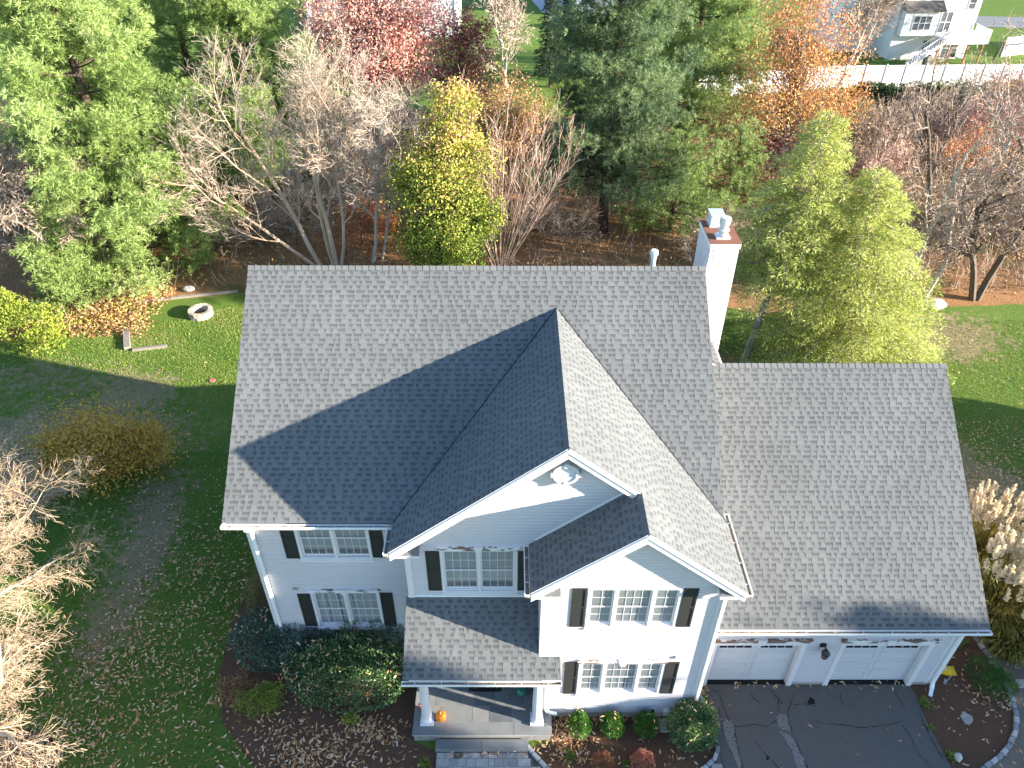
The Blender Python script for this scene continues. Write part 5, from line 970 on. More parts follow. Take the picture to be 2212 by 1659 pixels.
# ---- bare trees
BI = dict(nbig=3, kids=[1.5, 1.7, 1.9, 2.0, 0], rmin=.0062, rr=[.5, .52, .55, .7], up=[.02, .06, .10, .12, .10])
bare_tree('river_birch', at(-5.3, 26.9), [((0, 0, -.2), (-.40, .05, .9), 9.0, .15), ((-.25, .1, -.2), (-.72, -.05, .75), 8.0, .11)], 21, M['bark_birch'], M['twig'], 'bare multi stemmed birch leaning left over the lawn edge', P=BI)
bare_tree('river_birch', at(-4.4, 26.9), [((0, 0, -.2), (.05, .1, 1), 9.4, .16), ((-.2, .15, -.2), (-.22, .12, .95), 9.2, .13), ((.2, .1, -.2), (.28, .0, .9), 9.0, .12)], 22, M['bark_birch'], M['twig'], 'tallest bare birch with a wide tan crown behind the ridge', P=BI)
bare_tree('river_birch', at(-2.3, 27.4), [((0, 0, -.2), (.20, .05, 1), 8.8, .13), ((.5, .2, -.2), (.30, .25, .92), 7.0, .10)], 23, M['bark_white'], M['twig'], 'pale trunked bare birch just left of the yellow green pear', P=BI)
bare_tree('vase_shrub', at(5.4, 26.9), [((.05 * i - .3, .06 * (i % 3), -.1), (-.46 + .065 * i, .22 * math.sin(i * 2.1), 1), 7.2 + 1.2 * math.sin(i * 1.7), .032) for i in range(16)], 24, M['bark_red'], M['twig_red'], 'bare vase shaped tree with upright reddish stems behind the ridge', P=dict(n=[7, 4, 3], wob=[.03, .06, .1], up=[.03, .09, .08], bare=[.25, .2, 0], kids=[1.7, 1.7, 0], ang=[(12, 28), (18, 38)], ratio=[.42, .5], rr=[.6, .6], tap=[.4, .4, .5], rmin=.008, nbig=1))
bare_tree('bare_tree', at(-20.2, 23.8), [((0, 0, -.2), (.05, 0, 1), 8.0, .16), ((.3, .2, -.2), (.25, .1, .9), 7.0, .11), ((-.3, 0, -.2), (-.2, -.1, .9), 7.5, .11)], 25, M['bark'], M['twig_grey'], 'bare tree with drooping twigs at the left edge', P=dict(up=[.03, -.02, -.09, -.12, -.1], rmin=.012))
WB = dict(kids=[1.5, 1.6, 1.7, 1.4, 0], rmin=.010)
bare_tree('bare_tree', at(27.9, 22.6), [((0, 0, -.2), (.10, .1, 1), 9.0, .13)], 26, M['bark_white'], M['twig_grey'], 'slim white trunked bare tree right of the broad hemlock', P=WB)
bare_tree('bare_tree', at(29.6, 23.3), [((0, 0, -.2), (.22, .05, 1), 9.2, .14)], 27, M['bark_white'], M['twig_grey'], 'second slim white trunked bare tree above the pale boulder', P=WB)
bare_tree('bare_tree', at(32.4, 23.2), [((0, 0, -.2), (-.25, -.1, .95), 6.5, .20), ((.2, 0, -.2), (.1, 0, 1), 9.5, .20)], 28, M['bark'], M['twig_grey'], 'grey bare tree with arching limbs at the right edge', P=dict(up=[.0, -.03, -.05, -.06, -.05], rmin=.010))
bare_tree('bare_tree', at(33.8, 31.0), [((0, 0, -.2), (-.35, .1, .9), 8.5, .17)], 29, M['bark'], M['twig_grey'], 'dark leaning bare trunk rising out of the olive brush', P=dict(kids=[1.2, 1.3, 1.4, 1.2, 0]))
bare_tree('bare_tree', at(38.5, 33.5), [((0, 0, -.2), (.05, .1, 1), 9.5, .15), ((.5, .1, -.2), (.2, 0, 1), 8, .12)], 30, M['bark_white'], M['twig_grey'], 'pale bare tree in front of the red bushes at the right', P=WB)
bare_tree('bare_tree', at(5.8, 57.5), [((0, 0, -.2), (0, 0, 1), 8, .16)], 31, M['bark_white'], M['twig'], 'pale bare tree on the far lawn right of the red tree', P=dict(rmin=.016))
bare_tree('bare_tree', at(38.4, 63), [((0, 0, -.2), (.12, 0, 1), 9.0, .16), ((.4, 0, -.2), (.35, .1, .9), 8, .12)], 32, M['bark_white'], M['twig_grey'], 'bare tree with white branches before the left wing of the deck house', P=dict(rmin=.016))
bare_tree('bare_tree', at(-7.5, 52), [((0, 0, -.2), (-.1, 0, 1), 6.5, .12)], 34, M['bark'], M['twig_grey'], 'thin bare tree left of the red tree at the top', P=dict(rmin=.014))
bare_tree('bare_tree', at(63, 66), [((0, 0, -.2), (.05, 0, 1), 8, .14), ((.3, 0, -.2), (-.2, 0, 1), 7, .1)], 35, M['bark_white'], M['twig_grey'], 'thin pale bare tree at the right end of the long fence', P=dict(rmin=.016))
FRT = dict(n=[6, 6, 5, 4, 3], kids=[1.5, 1.9, 2.1, 2.0, 0], bare=[.35, .1, .05, .05, 0], up=[.02, .0, -.015, -.02, -.02], wob=[.08, .12, .15, .18, .22], rmin=.0038, ratio=[.75, .62, .55, .52], rr=[.55, .52, .55, .6])
bare_tree('bare_tree', (-10.6, -1.6, 0), [((0, 0, -.2), (.42, .22, .85), 5.8, .12), ((.15, .2, -.2), (.15, .75, .75), 5.2, .09)], 33, M['bark_white'], M['twig_white'], 'sunlit bare tree with white branches over the front left lawn', P=FRT)
bare_tree('bare_tree', (-8.6, -4.6, 0), [((0, 0, -.2), (.42, .15, .85), 4.6, .12), ((0, 0, -.2), (-.2, .3, .9), 4.5, .10), ((.1, 0, -.2), (.1, -.3, .95), 4.4, .1)], 36, M['bark_white'], M['twig_white'], 'pale bare tree with dense twigs at the lower left corner', P=dict(FRT, up=[.02, -.01, -.03, -.05, -.05]))
# ---- coloured leaf trees
broadleaf('pear_tree', at(1.9, 25.6), [(.5, .0, 4.6, 2.5, 2.0, 3.0), (.9, .1, 7.2, 2.2, 1.6, 2.3), (1.3, .3, 9.6, 1.3, 1.0, 1.7), (-.9, .2, 5.6, 1.2, 1.0, 1.4), (2.2, -.2, 4.0, 1.3, 1.2, 1.4), (.2, -.2, 2.2, 2.1, 1.6, 1.6)], 34000, .17, 'pear_leaf', 41, 'yellow green pear tree with a reddish top in front of the woods', trunk=[(0, 0, -.2), (.3, .1, 3), (.8, .3, 7), (1.2, .5, 10)], tone=.02, zt=.85)
broadleaf('red_maple', at(-5.2, 50), [(.8, 0, 8.0, 4.4, 3, 3.6), (-1.6, .3, 10.0, 3.0, 2.4, 2.8), (3.6, 0, 9.5, 3.0, 2.2, 3.2), (1.6, .2, 5.0, 4.0, 2.6, 2.4)], 32000, .22, 'red_leaf', 42, 'large red and pink leaved tree before the white house', trunk=[(0, 0, -.2), (.3, 0, 4), (.5, 0, 8)], zt=.2, tone=.08, barkm='bark_grey')
broadleaf('red_maple', at(1.6, 52.5), [(.2, 0, 5.6, 2.5, 2.2, 3.0), (.6, 0, 3.2, 2.4, 2.2, 1.8), (1.2, .2, 7.6, 1.4, 1.4, 1.6)], 10000, .22, 'maroon_leaf', 43, 'dark red tree at the right end of the white house', trunk=[(0, 0, -.2), (.1, 0, 3), (.3, 0, 6)], tone=.05)
broadleaf('sweetgum_tree', at(25.0, 37.8), [(-1.6, 0, 6.6, 2.9, 2.6, 3.0), (1.4, .2, 7.6, 3.0, 2.6, 3.0), (-.4, .2, 10.6, 2.8, 2.2, 3.2), (-3.2, -.2, 4.4, 2.2, 2.0, 1.8), (3.4, .2, 5.8, 2.4, 1.8, 2.0)], 21000, .17, 'orange_leaf', 44, 'orange and red sweetgum with an exposed grey trunk', trunk=[(0, 0, -.2), (.05, 0, 4), (-.1, 0, 8), (-.3, 0, 13)], zt=-.7, sparse=.4, spread=.22, barkm='bark_grey', tone=.06)
broadleaf('maple_tree', at(22.6, 38.4), [(-.6, 0, 3.6, 2.6, 2.0, 2.0), (1.6, -.6, 2.8, 2.4, 2.0, 1.6), (.6, -2.2, 1.8, 2.2, 1.8, 1.4)], 8000, .17, 'maroon_leaf', 45, 'low maroon leaved tree between the light pine and the sweetgum', tone=-.08)
broadleaf('oak_tree', at(6.6, 39.4), [(-.4, 0, 5.0, 2.6, 2.4, 3.0), (1.0, .3, 3.2, 2.4, 2.2, 2.0)], 8500, .17, 'brown_leaf', 46, 'rusty brown leaved tree behind the vase shaped one', tone=.05)
broadleaf('oak_tree', at(2.6, 45.5), [(.5, 0, 3.4, 2.6, 2.2, 2.4)], 5000, .18, 'brown_leaf', 47, 'brown leaved tree under the dark red one', tone=.0)
broadleaf('maple_tree', at(-3.3, 29.8), [(0, 0, 1.8, 1.6, 1.4, 1.3), (1.4, .6, 1.4, 1.0, 1.0, .9)], 3500, .15, 'orange_leaf', 48, 'low orange red sapling at the foot of the birches', tone=-.15)
for i, (x, y, rx, rz, mt, lb) in enumerate([(45, 47, 2.6, 1.9, 'red_leaf', 'red leaved bush nearest the right edge below the fence'), (40.6, 41, 2.6, 1.8, 'orange_leaf', 'orange red bush beside the pale bare tree at right'), (49.8, 52.5, 3.0, 2.2, 'maroon_leaf', 'dark red bush at the right edge under the fence'), (47, 42, 2.2, 1.7, 'red_leaf', 'small red bush low at the right edge')]):
    broadleaf('red_bush', at(x, y), [(0, 0, rz, rx, rx * .8, rz)], 5500, .16, mt, 50 + i, lb, cat='shrub', tone=-.08, group='red bushes behind the right lawn')
# ---- hedge plants along the fence and brush
for i, (x, y, r, h, mt, lb) in enumerate([(39.6, 58.5, 2.6, 2.1, 'spruce_dark', 'dark evergreen bush under the left part of the long fence'), (43.2, 57.5, 2.8, 2.3, 'spruce_dark', 'dark evergreen bush second along the long fence'), (46.9, 57.5, 2.8, 2.5, 'holly', 'dark green bush under the middle of the long fence'), (50.2, 57.8, 2.6, 2.2, 'olive_leaf', 'olive green bush under the right part of the long fence'), (53.6, 59.5, 2.4, 2.0, 'amber_leaf', 'amber bush at the right end of the long fence'), (36.0, 56.0, 2.2, 1.6, 'olive_leaf', 'olive bush behind the sweetgum trunk')]):
    shrub('hedge_bush', at(x, y), [(0, -.6, h * .4, r, r * .7, h * .45), (r * .4, -.9, h * .36, r * .7, r * .6, h * .4)], 3800, .24, mt, 60 + i, lb, 'bushes along the far fence', lump=.12)
BR = dict(n=[4, 4, 3], wob=[.12, .16, .2], up=[.04, .03, .02], bare=[.1, .05, 0], kids=[2.0, 2.0, 0], ang=[(20, 50), (20, 60)], ratio=[.6, .55], rr=[.6, .6], tap=[.5, .5, .6], rmin=.012, nbig=1)
def brush(x, y, h, w, n, seed, tm, label, group='bare brush in the woods'):
    rng = np.random.default_rng(seed); st = [((rng.uniform(-w, w), rng.uniform(-w, w) * .7, -.1), (rng.uniform(-.5, .5), rng.uniform(-.4, .4), 1), h * rng.uniform(.6, 1.05), .028) for _ in range(n)]
    bare_tree('brush_shrub', at(x, y), st, seed, M['bark'], M[tm], label, 'shrub', group, P=BR)
for i, (x, y, h, w, n, tm, lb) in enumerate([(35.8, 46, 3.2, 2.2, 34, 'twig_grey', 'brown twiggy brush below the dark hedge, left clump'), (39.6, 48.8, 3.4, 2.4, 34, 'twig_grey', 'brown twiggy brush below the dark hedge, middle clump'), (43.2, 50, 3.2, 2.2, 30, 'twig_grey', 'brown twiggy brush below the dark hedge, right clump'), (33.4, 39.8, 2.6, 2.2, 28, 'twig_red', 'reddish brush beside the sweetgum'), (48.5, 47, 3.4, 2.2, 28, 'twig_grey', 'grey brush between the red bushes'), (36.2, 29.5, 2.8, 2.4, 30, 'twig_grey', 'grey brush at the foot of the right hand bare trees'), (40.5, 30.5, 3.2, 2.4, 30, 'twig_grey', 'grey brush at the right edge of the woods'), (26.2, 24.5, 2.0, 2.0, 22, 'twig', 'tan brush behind the broad hemlock'), (8.4, 30.5, 2.4, 1.8, 24, 'twig', 'tan brush left of the dark pine trunk'), (19.3, 28.2, 2.2, 2.2, 28, 'twig', 'tan brush behind the chimney'), (-8.2, 31.0, 2.6, 2.2, 26, 'twig', 'tan brush behind the leaning birch'), (-1.0, 31.5, 2.6, 2.2, 26, 'twig_grey', 'brown brush behind the pale birch'), (-27.0, 33, 3.2, 2.4, 26, 'twig_grey', 'brown brush at the far left edge'), (-12.6, 41, 3.6, 2.4, 22, 'twig', 'tan brush between the two bright pines'), (1.8, 36, 3.4, 2.4, 28, 'twig', 'tan brush behind the pear tree')]):
    brush(x, y, h, w, n, 80 + i, tm, lb)
shrub('forsythia_shrub', at(-19.0, 18.9), [(0, 0, .9, 1.9, 1.4, 1.15), (-1.6, .8, 1.1, 1.5, 1.2, 1.2), (1.3, -.6, .5, 1.0, .9, .7)], 9000, .13, 'yellow_green', 70, 'bright yellow green bush at the left edge of the lawn', lump=.1, tone=.0)
broadleaf('amber_shrub', (-10.3, 8.9, gzf(0, 8.9)), [(0, 0, 1.35, 2.2, 1.8, 1.15), (-1.6, -.3, 1.1, 1.4, 1.3, .9), (1.3, .3, 1.0, 1.3, 1.2, .85)], 17000, .125, 'amber_leaf', 71, 'loose amber leaved shrub on the left lawn', cat='shrub', sparse=.25, spread=.26)
broadleaf('amber_shrub', (-13.3, 7.2, gzf(0, 7.2)), [(0, 0, 1.1, 2.2, 1.6, .9)], 5000, .11, 'olive_leaf', 72, 'sparse olive shrub left of the amber one', cat='shrub', sparse=.25, tone=.2, spread=.26)
# ---- planting round the house
shrub('holly_bush', (-1.35, .02, 0), [(0, 0, .55, 1.15, .95, .80), (.9, -.25, .5, 1.0, .9, .8), (1.7, .1, .55, .7, .6, .7)], 15000, .075, 'holly_blue', 73, 'dark blue green bush at the left front corner of the house', lump=.05)
shrub('holly_bush', (1.15, -1.05, 0), [(-.35, -.05, .62, 1.35, 1.0, .80), (.85, -.1, .62, 1.0, 1.0, .82), (.1, .35, .68, 1.2, .7, .78), (.3, -.45, .5, 1.4, .75, .66)], 17000, .075, 'holly', 74, 'wide dark green holly hedge left of the porch', lump=.05, zt=.12)
shrub('holly_bush', (2.3, .05, 0), [(0, 0, .6, .75, .55, .78), (-1.0, .1, .6, .7, .5, .72)], 7000, .075, 'holly', 75, 'dark holly close under the lower left window', lump=.06, tone=.08)
shrub('azalea_shrub', (-1.25, -1.95, 0), [(0, 0, .32, .52, .42, .42), (.35, .25, .28, .4, .35, .36)], 3600, .05, 'yellow_green', 76, 'small yellowing azalea in front of the hedge', lump=.12, tone=-.12)
shrub('azalea_shrub', (-1.95, -1.55, 0), [(0, 0, .25, .5, .55, .34)], 2000, .05, 'brown_leaf', 77, 'small bare brown azalea beside the yellowing one', lump=.15, tone=-.15)
shrub('juniper_shrub', (-1.75, 1.55, 0), [(0, 0, .75, .62, .95, .95)], 6500, .07, 'olive_leaf', 78, 'olive brown yew against the left side wall', lump=.07, tone=-.05, wr=.3)
shrub('rhododendron_shrub', (-1.5, 3.9, gzf(0, 3.9)), [(0, 0, 1.0, .5, .6, 1.1)], 1700, .16, 'holly_blue', 79, 'large leaved rhododendron further back on the left side wall', lump=.1, wr=.32, tone=.15)
shrub('azalea_shrub', (1.5, -2.32, 0), [(0, 0, .12, .22, .16, .16)], 600, .045, 'yellow_green', 106, 'tiny yellow plant at the front of the hedge', tone=.1)
for i, (x, lb) in enumerate(((8.05, 'clipped round boxwood nearest the porch'), (8.98, 'middle one of the three clipped boxwoods'), (9.92, 'clipped round boxwood nearest the big holly'))):
    shrub('boxwood_shrub', (x, -2.62, 0), [(0, 0, .33, .345, .32, .42)], 6000, .042, 'box_leaf', 90 + i, lb, 'clipped boxwoods under the front window', lump=.03, upb=.5)
shrub('holly_bush', (11.18, -2.75, 0), [(0, 0, .58, .68, .62, .72)], 11000, .065, 'holly', 94, 'big round clipped holly at the driveway corner', lump=.035, tone=.12, zt=.1)
shrub('barberry_shrub', (8.62, -3.62, 0), [(0, 0, .20, .30, .27, .26)], 2600, .04, 'red_shrub', 95, 'small brownish red shrub left of the redder one', lump=.05, tone=-.15)
shrub('barberry_shrub', (9.72, -3.56, 0), [(0, 0, .22, .31, .28, .27)], 2800, .04, 'red_shrub', 96, 'small bright red shrub in the front mulch bed', lump=.05, tone=.2)
shrub('juniper_shrub', (20.35, -1.12, 0), [(0, .1, .32, .55, .55, .40), (.25, -.25, .30, .45, .42, .38)], 6500, .06, 'box_leaf', 97, 'dark green shrub inside the curved stone edging', lump=.07, tone=-.2, wr=.3)
def tuft(x, y, n, h, seed, label, mat='grass_blade', tone=.35, name='weed_clump', z=0):
    rng = np.random.default_rng(seed); P = np.stack([x + rng.normal(0, h * .35, n), y + rng.normal(0, h * .3, n), np.full(n, z + .005)], 1); D = unit(rng.normal(0, .45, (n, 3)) + arr([0, 0, 1])); tag(np_mesh(name, cards(P, D, rdir(rng, n), rng.uniform(.5, 1.1, n) * h, np.full(n, .022)), 4, np.clip(rng.normal(.5 + tone, .2, n), 0, 1), M[mat]), label, 'weeds')
tuft(18.27, -1.82, 160, .22, 1, 'green weeds at the driveway edge near the garage corner'); tuft(18.32, -3.36, 120, .2, 2, 'weeds beside the white pointed rock'); tuft(20.2, .25, 260, .3, 3, 'green plant behind the garage corner at the stone edging'); tuft(3.75, -3.55, 160, .2, 4, 'grass tuft beside the paver walk'); tuft(7.75, -3.35, 220, .2, 5, 'green plants among dead leaves below the first boxwood', tone=.25); tuft(7.15, -3.75, 60, .16, 6, 'small weed behind the walk edging stones'); tuft(18.12, -2.52, 60, .15, 7, 'small weed halfway along the driveway edge'); tuft(9.3, -3.55, 90, .16, 8, 'green seedling between the two red shrubs', tone=.1)
# ---- pampas grass
def pampas(x, y, nb, npl, R, h, seed, label, tilt=(0, 0), tone=0.0):
    rng = np.random.default_rng(seed); root = empty('pampas_grass', at(x, y)); tag(root, label, 'ornamental grass', 'pampas grasses beside the garage'); q, rn = [], []
    a = rng.uniform(0, 2 * PI, nb); out = np.stack([np.cos(a), np.sin(a), np.zeros(nb)], 1); b = out * (rng.random(nb) ** .6 * R * .45)[:, None]; ln = rng.uniform(.6, 1.1, nb) * h; sp = rng.uniform(.15, 1.1, nb); sd = np.stack([-np.sin(a), np.cos(a), np.zeros(nb)], 1); w = .017
    pt = lambda t: b + out * (sp * ln * .55 * t ** 1.6)[:, None] + arr([0, 0, 1]) * (ln * (t * 1.05 - (.25 + .30 * sp) * t * t))[:, None]
    prev = pt(0.0)
    for t in (.3, .55, .8, 1.0): cur = pt(t); q.append(np.stack([prev - sd * w, prev + sd * w, cur + sd * w * (1.15 - t), cur - sd * w * (1.15 - t)], 1)); rn.append(np.clip(rng.normal(.38, .2, nb) + .25 * t, 0, 1)); prev = cur
    np_mesh('blades', np.concatenate(q).reshape(-1, 3), 4, np.concatenate(rn), M['reed'], root)
    C_, D_, L_, S_ = [], [], [], []
    for i in range(npl):
        a = rng.uniform(0, 2 * PI); rr = rng.random() ** .5; o = arr([math.cos(a) * R * .2, math.sin(a) * R * .2, 0]); tip = arr([math.cos(a) * R * .62 * rr + tilt[0], math.sin(a) * R * .62 * rr + tilt[1], h * rng.uniform(1.0, 1.35)]); S_.append((o, o + (tip - o) * .8, .012, .008)); d = unit(tip - o + arr([0, 0, .3])); m = 90; t = rng.random(m); c = tip + d * ((t - .4) * .5)[:, None]; C_.append(c); D_.append(unit(d * .9 + rng.normal(0, .33, (m, 3)))); L_.append(np.full(m, .17) * (1.1 - .5 * t))
    seg_obj('stalks', S_, 4, M['reed'], root, rng); P = np.concatenate(C_); N = len(P); np_mesh('plumes', cards(P, np.concatenate(D_), rdir(rng, N), np.concatenate(L_), np.full(N, .035)), 4, np.clip(rng.normal(.55 + tone, .22, N), 0, 1), M['plume'], root)
pampas(21.95, 1.3, 2800, 170, 1.9, 1.9, 1, 'large sunlit pampas grass with cream plumes at the right edge', (.3, .2), .15); pampas(22.4, 3.6, 1900, 80, 1.6, 1.9, 2, 'shaded pampas grass behind the sunlit clump', (.2, .2), -.1); pampas(21.7, .1, 1700, 8, 1.4, 1.5, 3, 'mostly green pampas clump next to the gravel path', (.2, .1)); pampas(23.6, 2.2, 1500, 90, 1.5, 1.9, 4, 'pampas clump partly outside the right edge', (.3, .1), .15)  # sunlit and shaded looks are put into the plume tones
# ---- off to the right, towards the sun: the neighbours' trees whose shade falls on the drive and lawn
for i, (x, y, r, h, z0, lb) in enumerate([(51.0, -18.9, 3.2, 16.4, 0, 'round topped evergreen nearest the street'), (51.0, -23.6, 3.2, 17.4, 0, 'tall round topped evergreen farthest out by the street'), (49.0, -15.4, 1.5, 11.4, 0, 'low round topped evergreen level with the walk'), (49.2, -13.4, 1.7, 11.3, 0, 'low round topped evergreen level with the driveway'), (49.3, -11.3, 1.3, 12.7, 0, 'pointed evergreen level with the garage doors'), (49.6, -9.5, 1.6, 12.0, 0, 'evergreen level with the garage eave'), (50.2, -8.7, .9, 12.3, 0, 'slim evergreen level with the garage roof'), (40.5, 2.6, 3.6, 7.4, 0, 'broad evergreen beyond the right lawn'), (40.5, 7.0, 2.6, 6.8, 0, 'broad evergreen at the edge of the sunlit right lawn'), (51.5, -18.1, 1.8, 17.4, 13.4, 'high crowned evergreen rising over the low ones')]):
    z_ = max(z0, .0); shrub('evergreen_tree', at(x, y), [(0, 0, (h + z_) / 2, r, r, (h - z_) / 2)] + ([(.3, .4, h * .3, r * 1.1, r, h * .3)] if not z0 else []), 9000 if h > 9 else 6000, .42, 'spruce_dark', 210 + i, lb, 'evergreens outside the view on the right', lump=.06, wr=.7, cat='tree')
# ------------------------------------------------------------------ ground litter, leaves, grass
FL = []
def scatter(n, f, seed, zf=None, ymin=-6):
    rng = np.random.default_rng(seed); xy = f(rng, n); z = gz(xy[:, 0], xy[:, 1]) + .03 + rng.uniform(0, .02, len(xy)); FL.append(np.column_stack([xy, z]))
def box_(x0, x1, y0, y1): return lambda r, n: np.column_stack([r.uniform(x0, x1, n), r.uniform(y0, y1, n)])
def nrm(cx, cy, sx, sy): return lambda r, n: np.column_stack([r.normal(cx, sx, n), r.normal(cy, sy, n)])
def reject(f, dens):
    def g(r, n): xy = f(r, n); return xy[r.random(n) < dens(xy[:, 0], xy[:, 1])]
    return g
left_edge = lambda x, y: np.interp(y, [-5.5, -3.65, -2.36, -.76, .86, 3.6, 12], [.3, -.89, -2.17, -2.72, -2.84, -2.55, -1.6])
pn = lambda x, y: .5 + .5 * np.sin(x * 2.1 + np.sin(y * 1.7) * 1.5) * np.sin(y * 1.9 + np.cos(x * 1.3) * 1.4)
scatter(18000, reject(box_(-9.5, -.9, -4.6, 9), lambda x, y: np.where(x < left_edge(x, y), np.clip(.10 + .65 * np.exp(-((x + 5.6) / 2.6) ** 2 - ((y + 2.4) / 3.2) ** 2) + .30 * np.exp(-((x + 5) / 2.2) ** 2 - ((y - 2.5) / 3.5) ** 2), 0, 1) * (.35 + .9 * pn(x, y)), 0)), 1)
scatter(520, box_(-9.5, -6.2, -4.6, -2.5), 2); scatter(520, nrm(.6, -3.35, .85, .42), 3); scatter(260, nrm(2.1, -2.6, .45, .22), 4); scatter(230, box_(-2.0, 3.9, -4.4, -2.2), 5); scatter(120, nrm(-.5, -2.6, .6, .5), 6)
scatter(330, nrm(7.75, -2.85, .38, .42), 7); scatter(170, box_(7.3, 11.2, -2.35, -2.22), 8); scatter(160, box_(7.3, 11.6, -4.4, -2.3), 9); scatter(45, box_(12, 18, -1.32, -1.1), 10); scatter(40, box_(4.1, 6.6, -3.36, -3.25), 11); scatter(26, box_(11.75, 11.95, -2.0, -1.2), 12); scatter(14, box_(12, 18, -4, -1.4), 13)
scatter(110, box_(18.4, 20.9, -3.6, .6), 14); scatter(110, nrm(20.35, -1.55, .4, .25), 15); scatter(90, box_(20.9, 23, -3.5, .5), 16)
scatter(10000, reject(box_(19.5, 30, 1.5, 12.5), lambda x, y: np.clip(.5 + .5 * np.exp(-((y - 6) / 2.6) ** 2), 0, 1) * (.35 + .8 * pn(x, y))), 17); scatter(600, box_(14, 31, 12.5, 22), 18); scatter(260, box_(-20, -2, 8, 22), 19)
scatter(900, nrm(17.5, 17, 2.2, 2.0), 20)
P = np.concatenate(FL); P[:, 2] += np.where((P[:, 0] > 11.3) & (P[:, 0] < 18.4) & (P[:, 1] < -.9), .02, 0) + np.where((P[:, 0] > 4.05) & (P[:, 0] < 6.7) & (P[:, 1] < -3.2), .03, 0)
rng = np.random.default_rng(77); extra = []
def on_dome(c, r, n, lo=.25):
    d = rdir(rng, n); d[:, 2] = np.abs(d[:, 2]) * (1 - lo) + lo; d = unit(d); return arr(c) + d * arr(r) * 1.13
extra += [on_dome((-1.3, 0, .5), (1.3, .95, .85), 60), on_dome((1.2, -1.1, .6), (1.75, 1.05, .85), 190), on_dome((11.18, -2.75, .55), (.68, .62, .72), 30)] + [on_dome((x, -2.62, .33), (.35, .32, .42), 7, .5) for x in (8.05, 8.98, 9.92)]
P = np.concatenate([P] + extra + [arr([tuple(p) for p, r in LEAFGUT])]); N = len(P); D = rdir(rng, N); D[:, 2] = rng.normal(.05, .22, N); D = unit(D); U = arr([0, 0, 1]) + rng.normal(0, .4, (N, 3)); ln = rng.uniform(.09, .175, N)
ln[-len(LEAFGUT):] *= .7
tag(np_mesh('fallen_leaves', cards(P, D, np.cross(D, np.cross(U, D)), ln, ln * rng.uniform(.24, .36, N)), 4, rng.random(N), M['dead_leaf']), 'tan dead leaves scattered over lawn, beds and gutters', 'leaves', kind='stuff')
def blades(name, n, f, seed, hmin, hmax, w, mat, tone, label, cat='grass', spreadz=.5):
    rng = np.random.default_rng(seed); xy = f(rng, n); n = len(xy); P = np.column_stack([xy, gz(xy[:, 0], xy[:, 1]) - .005]); D = unit(np.column_stack([rng.normal(0, spreadz, (n, 2)), np.ones(n)])); ln = rng.uniform(hmin, hmax, n); X = unit(np.cross(D, rdir(rng, n))) * (w * ln / hmax)[:, None]
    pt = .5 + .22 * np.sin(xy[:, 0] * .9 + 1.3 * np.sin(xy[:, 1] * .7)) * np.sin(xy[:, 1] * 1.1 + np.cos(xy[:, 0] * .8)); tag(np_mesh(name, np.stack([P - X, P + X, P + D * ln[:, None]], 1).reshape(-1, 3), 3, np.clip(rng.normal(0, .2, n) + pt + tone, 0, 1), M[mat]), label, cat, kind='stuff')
lb_ = np.interp
gin = lambda x, y: ((x < left_edge(x, y)) & (y < 22.5 + .1 * x * 0) & ~((x < -6.3) & (y < -2.7))) * np.clip(1 - .55 * np.exp(-((x + 13) / 5.5) ** 2 - ((y - 11.5) / 2.4) ** 2) - .6 * np.exp(-((x + 6.9) / 1.3) ** 2 - ((y - 4) / 3) ** 2), 0, 1)
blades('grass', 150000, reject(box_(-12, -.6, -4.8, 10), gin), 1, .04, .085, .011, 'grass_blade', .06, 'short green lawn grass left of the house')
blades('grass', 130000, reject(box_(-26, -1, 10, 23.2), lambda x, y: gin(x, y) * (y < lb_(x, [-26, -20, -15, -8, 0], [17, 17.5, 19.5, 23, 23.3]))), 2, .05, .10, .016, 'grass_blade', .36, 'short green lawn grass behind the left shadow edge')  # yellow of the sunlit lawn band put into the blade tone
blades('grass', 110000, reject(box_(12, 36, 1.5, 23), lambda x, y: (((x > 19.3) & (y > 1.2)) | (y > 11)) & (((x - 24) ** 2 + (y - 2.6) ** 2) > 3) & (y < 21)), 3, .05, .10, .016, 'grass_blade', .34, 'short green lawn grass right of the garage')  # blade tone yellowed here too, for the sunlit look
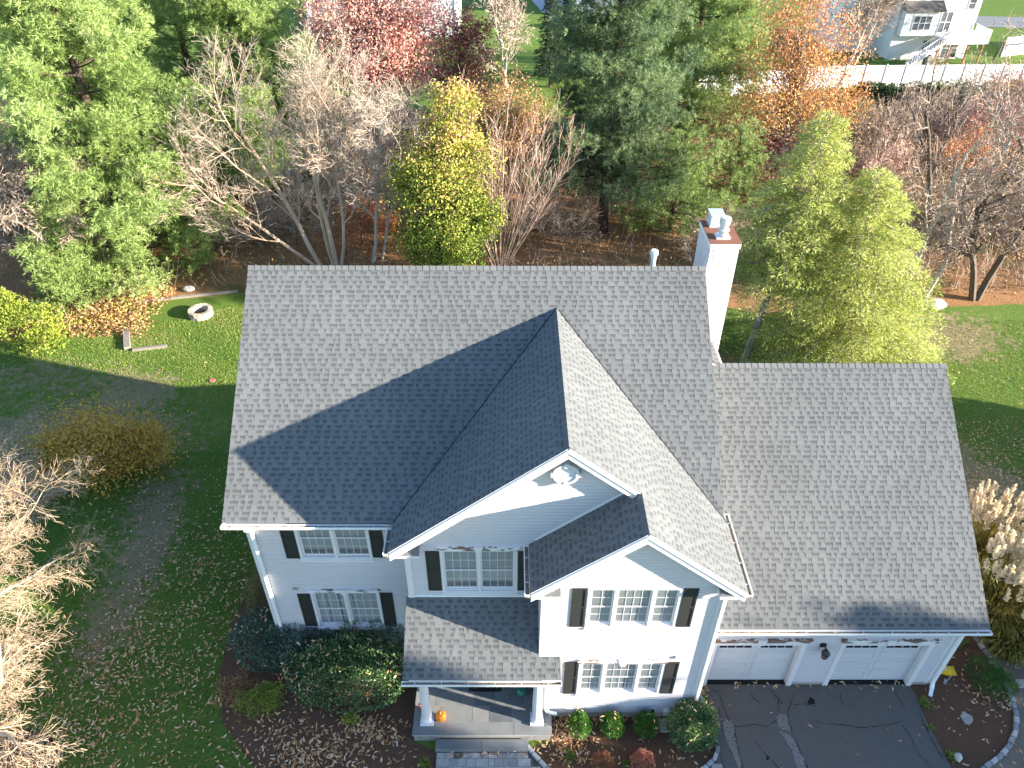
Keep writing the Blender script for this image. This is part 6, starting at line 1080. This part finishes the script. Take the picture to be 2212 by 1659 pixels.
# undergrowth of the woodland floor
def wood(r, n):
    x = r.uniform(-34, 56, n); y = r.uniform(19, 60, n); ok = (y > np.interp(x, [-60, -26, -20, -15.5, -14.6, -8, 2, 12, 16, 20, 25, 30, 40, 80], [19, 18, 18.2, 20.6, 23.4, 24.7, 24.9, 25.0, 24.5, 23.5, 23.4, 23.3, 24, 24])) & (y < np.interp(x, [-60, -14, -6, 4, 8, 14, 20, 30, 60], [60, 60, 56, 50, 50, 54, 56, 59, 62])); return np.column_stack([x, y])[ok]
def under(name, n, seed, mat, L, hmax, label, f=wood, tone=0):
    rng = np.random.default_rng(seed); xy = f(rng, n); k = (np.sin(xy[:, 0] * .8 + seed) * np.sin(xy[:, 1] * .7 + 1.7 * seed) + rng.normal(0, .5, len(xy))) > -.15; xy = xy[k]; n = len(xy); z = gz(xy[:, 0], xy[:, 1]) + hmax * rng.random(n) ** 2.2; P = np.column_stack([xy, z]); D = rdir(rng, n); D[:, 2] *= .6; ln = rng.uniform(.6, 1.3, n) * L
    tag(np_mesh(name, cards(P, unit(D), rdir(rng, n) + arr([0, 0, .8]), ln, ln * .55), 4, np.clip(rng.normal(.5 + tone, .25, n), 0, 1), M[mat]), label, 'undergrowth', kind='stuff')
under('undergrowth', 60000, 1, 'brown_leaf', .17, .9, 'brown leafy undergrowth across the woodland floor'); under('undergrowth', 34000, 2, 'olive_leaf', .17, 1.3, 'olive undergrowth among the trees', tone=.1)
under('undergrowth', 16000, 3, 'olive_leaf', .15, 1.8, 'dense olive brambles behind the right lawn', lambda r, n: np.column_stack([r.uniform(26, 46, n), r.uniform(28, 45, n)]), tone=.15); under('undergrowth', 9000, 4, 'orange_leaf', .14, 1.0, 'scattered red and orange seedlings behind the right lawn', lambda r, n: np.column_stack([r.uniform(28, 50, n), r.uniform(25, 50, n)]))
under('undergrowth', 9000, 5, 'brown_leaf', .14, .5, 'rusty ground cover between lawn and left pine', lambda r, n: np.column_stack([r.uniform(-19, -13, n), r.uniform(19.2, 24, n)]), tone=.15); under('undergrowth', 5000, 6, 'yellow_green', .12, .6, 'yellow green seedlings along the left lawn edge', lambda r, n: np.column_stack([r.uniform(-21, -14.5, n), r.uniform(19.6, 25, n)]), tone=.1)
def wt(n, f, seed, mat, label):
    rng = np.random.default_rng(seed); xy = f(rng, n); n = len(xy); b = np.column_stack([xy, gz(xy[:, 0], xy[:, 1])]); S_ = []
    for i in range(n):
        d = arr([rng.normal(0, .5), rng.normal(0, .5), 1]); d /= np.linalg.norm(d); h = rng.uniform(.4, 1.6); m = b[i] + d * h * .5; e = m + (d + rng.normal(0, .35, 3)) * h * .5; S_.append((b[i], m, .013, .010)); S_.append((m, e, .010, .007)); S_.append((m, m + (d + rng.normal(0, .6, 3)) * h * .4, .008, .006))
    o = seg_obj('undergrowth', S_, 3, M[mat], None, rng); tag(o, label, 'undergrowth', kind='stuff')
wt(7000, wood, 5, 'twig_grey', 'thin grey saplings and stalks over the woodland floor'); wt(2600, lambda r, n: np.column_stack([r.uniform(26, 48, n), r.uniform(24, 48, n)]), 6, 'twig', 'tan stalks behind the right lawn')
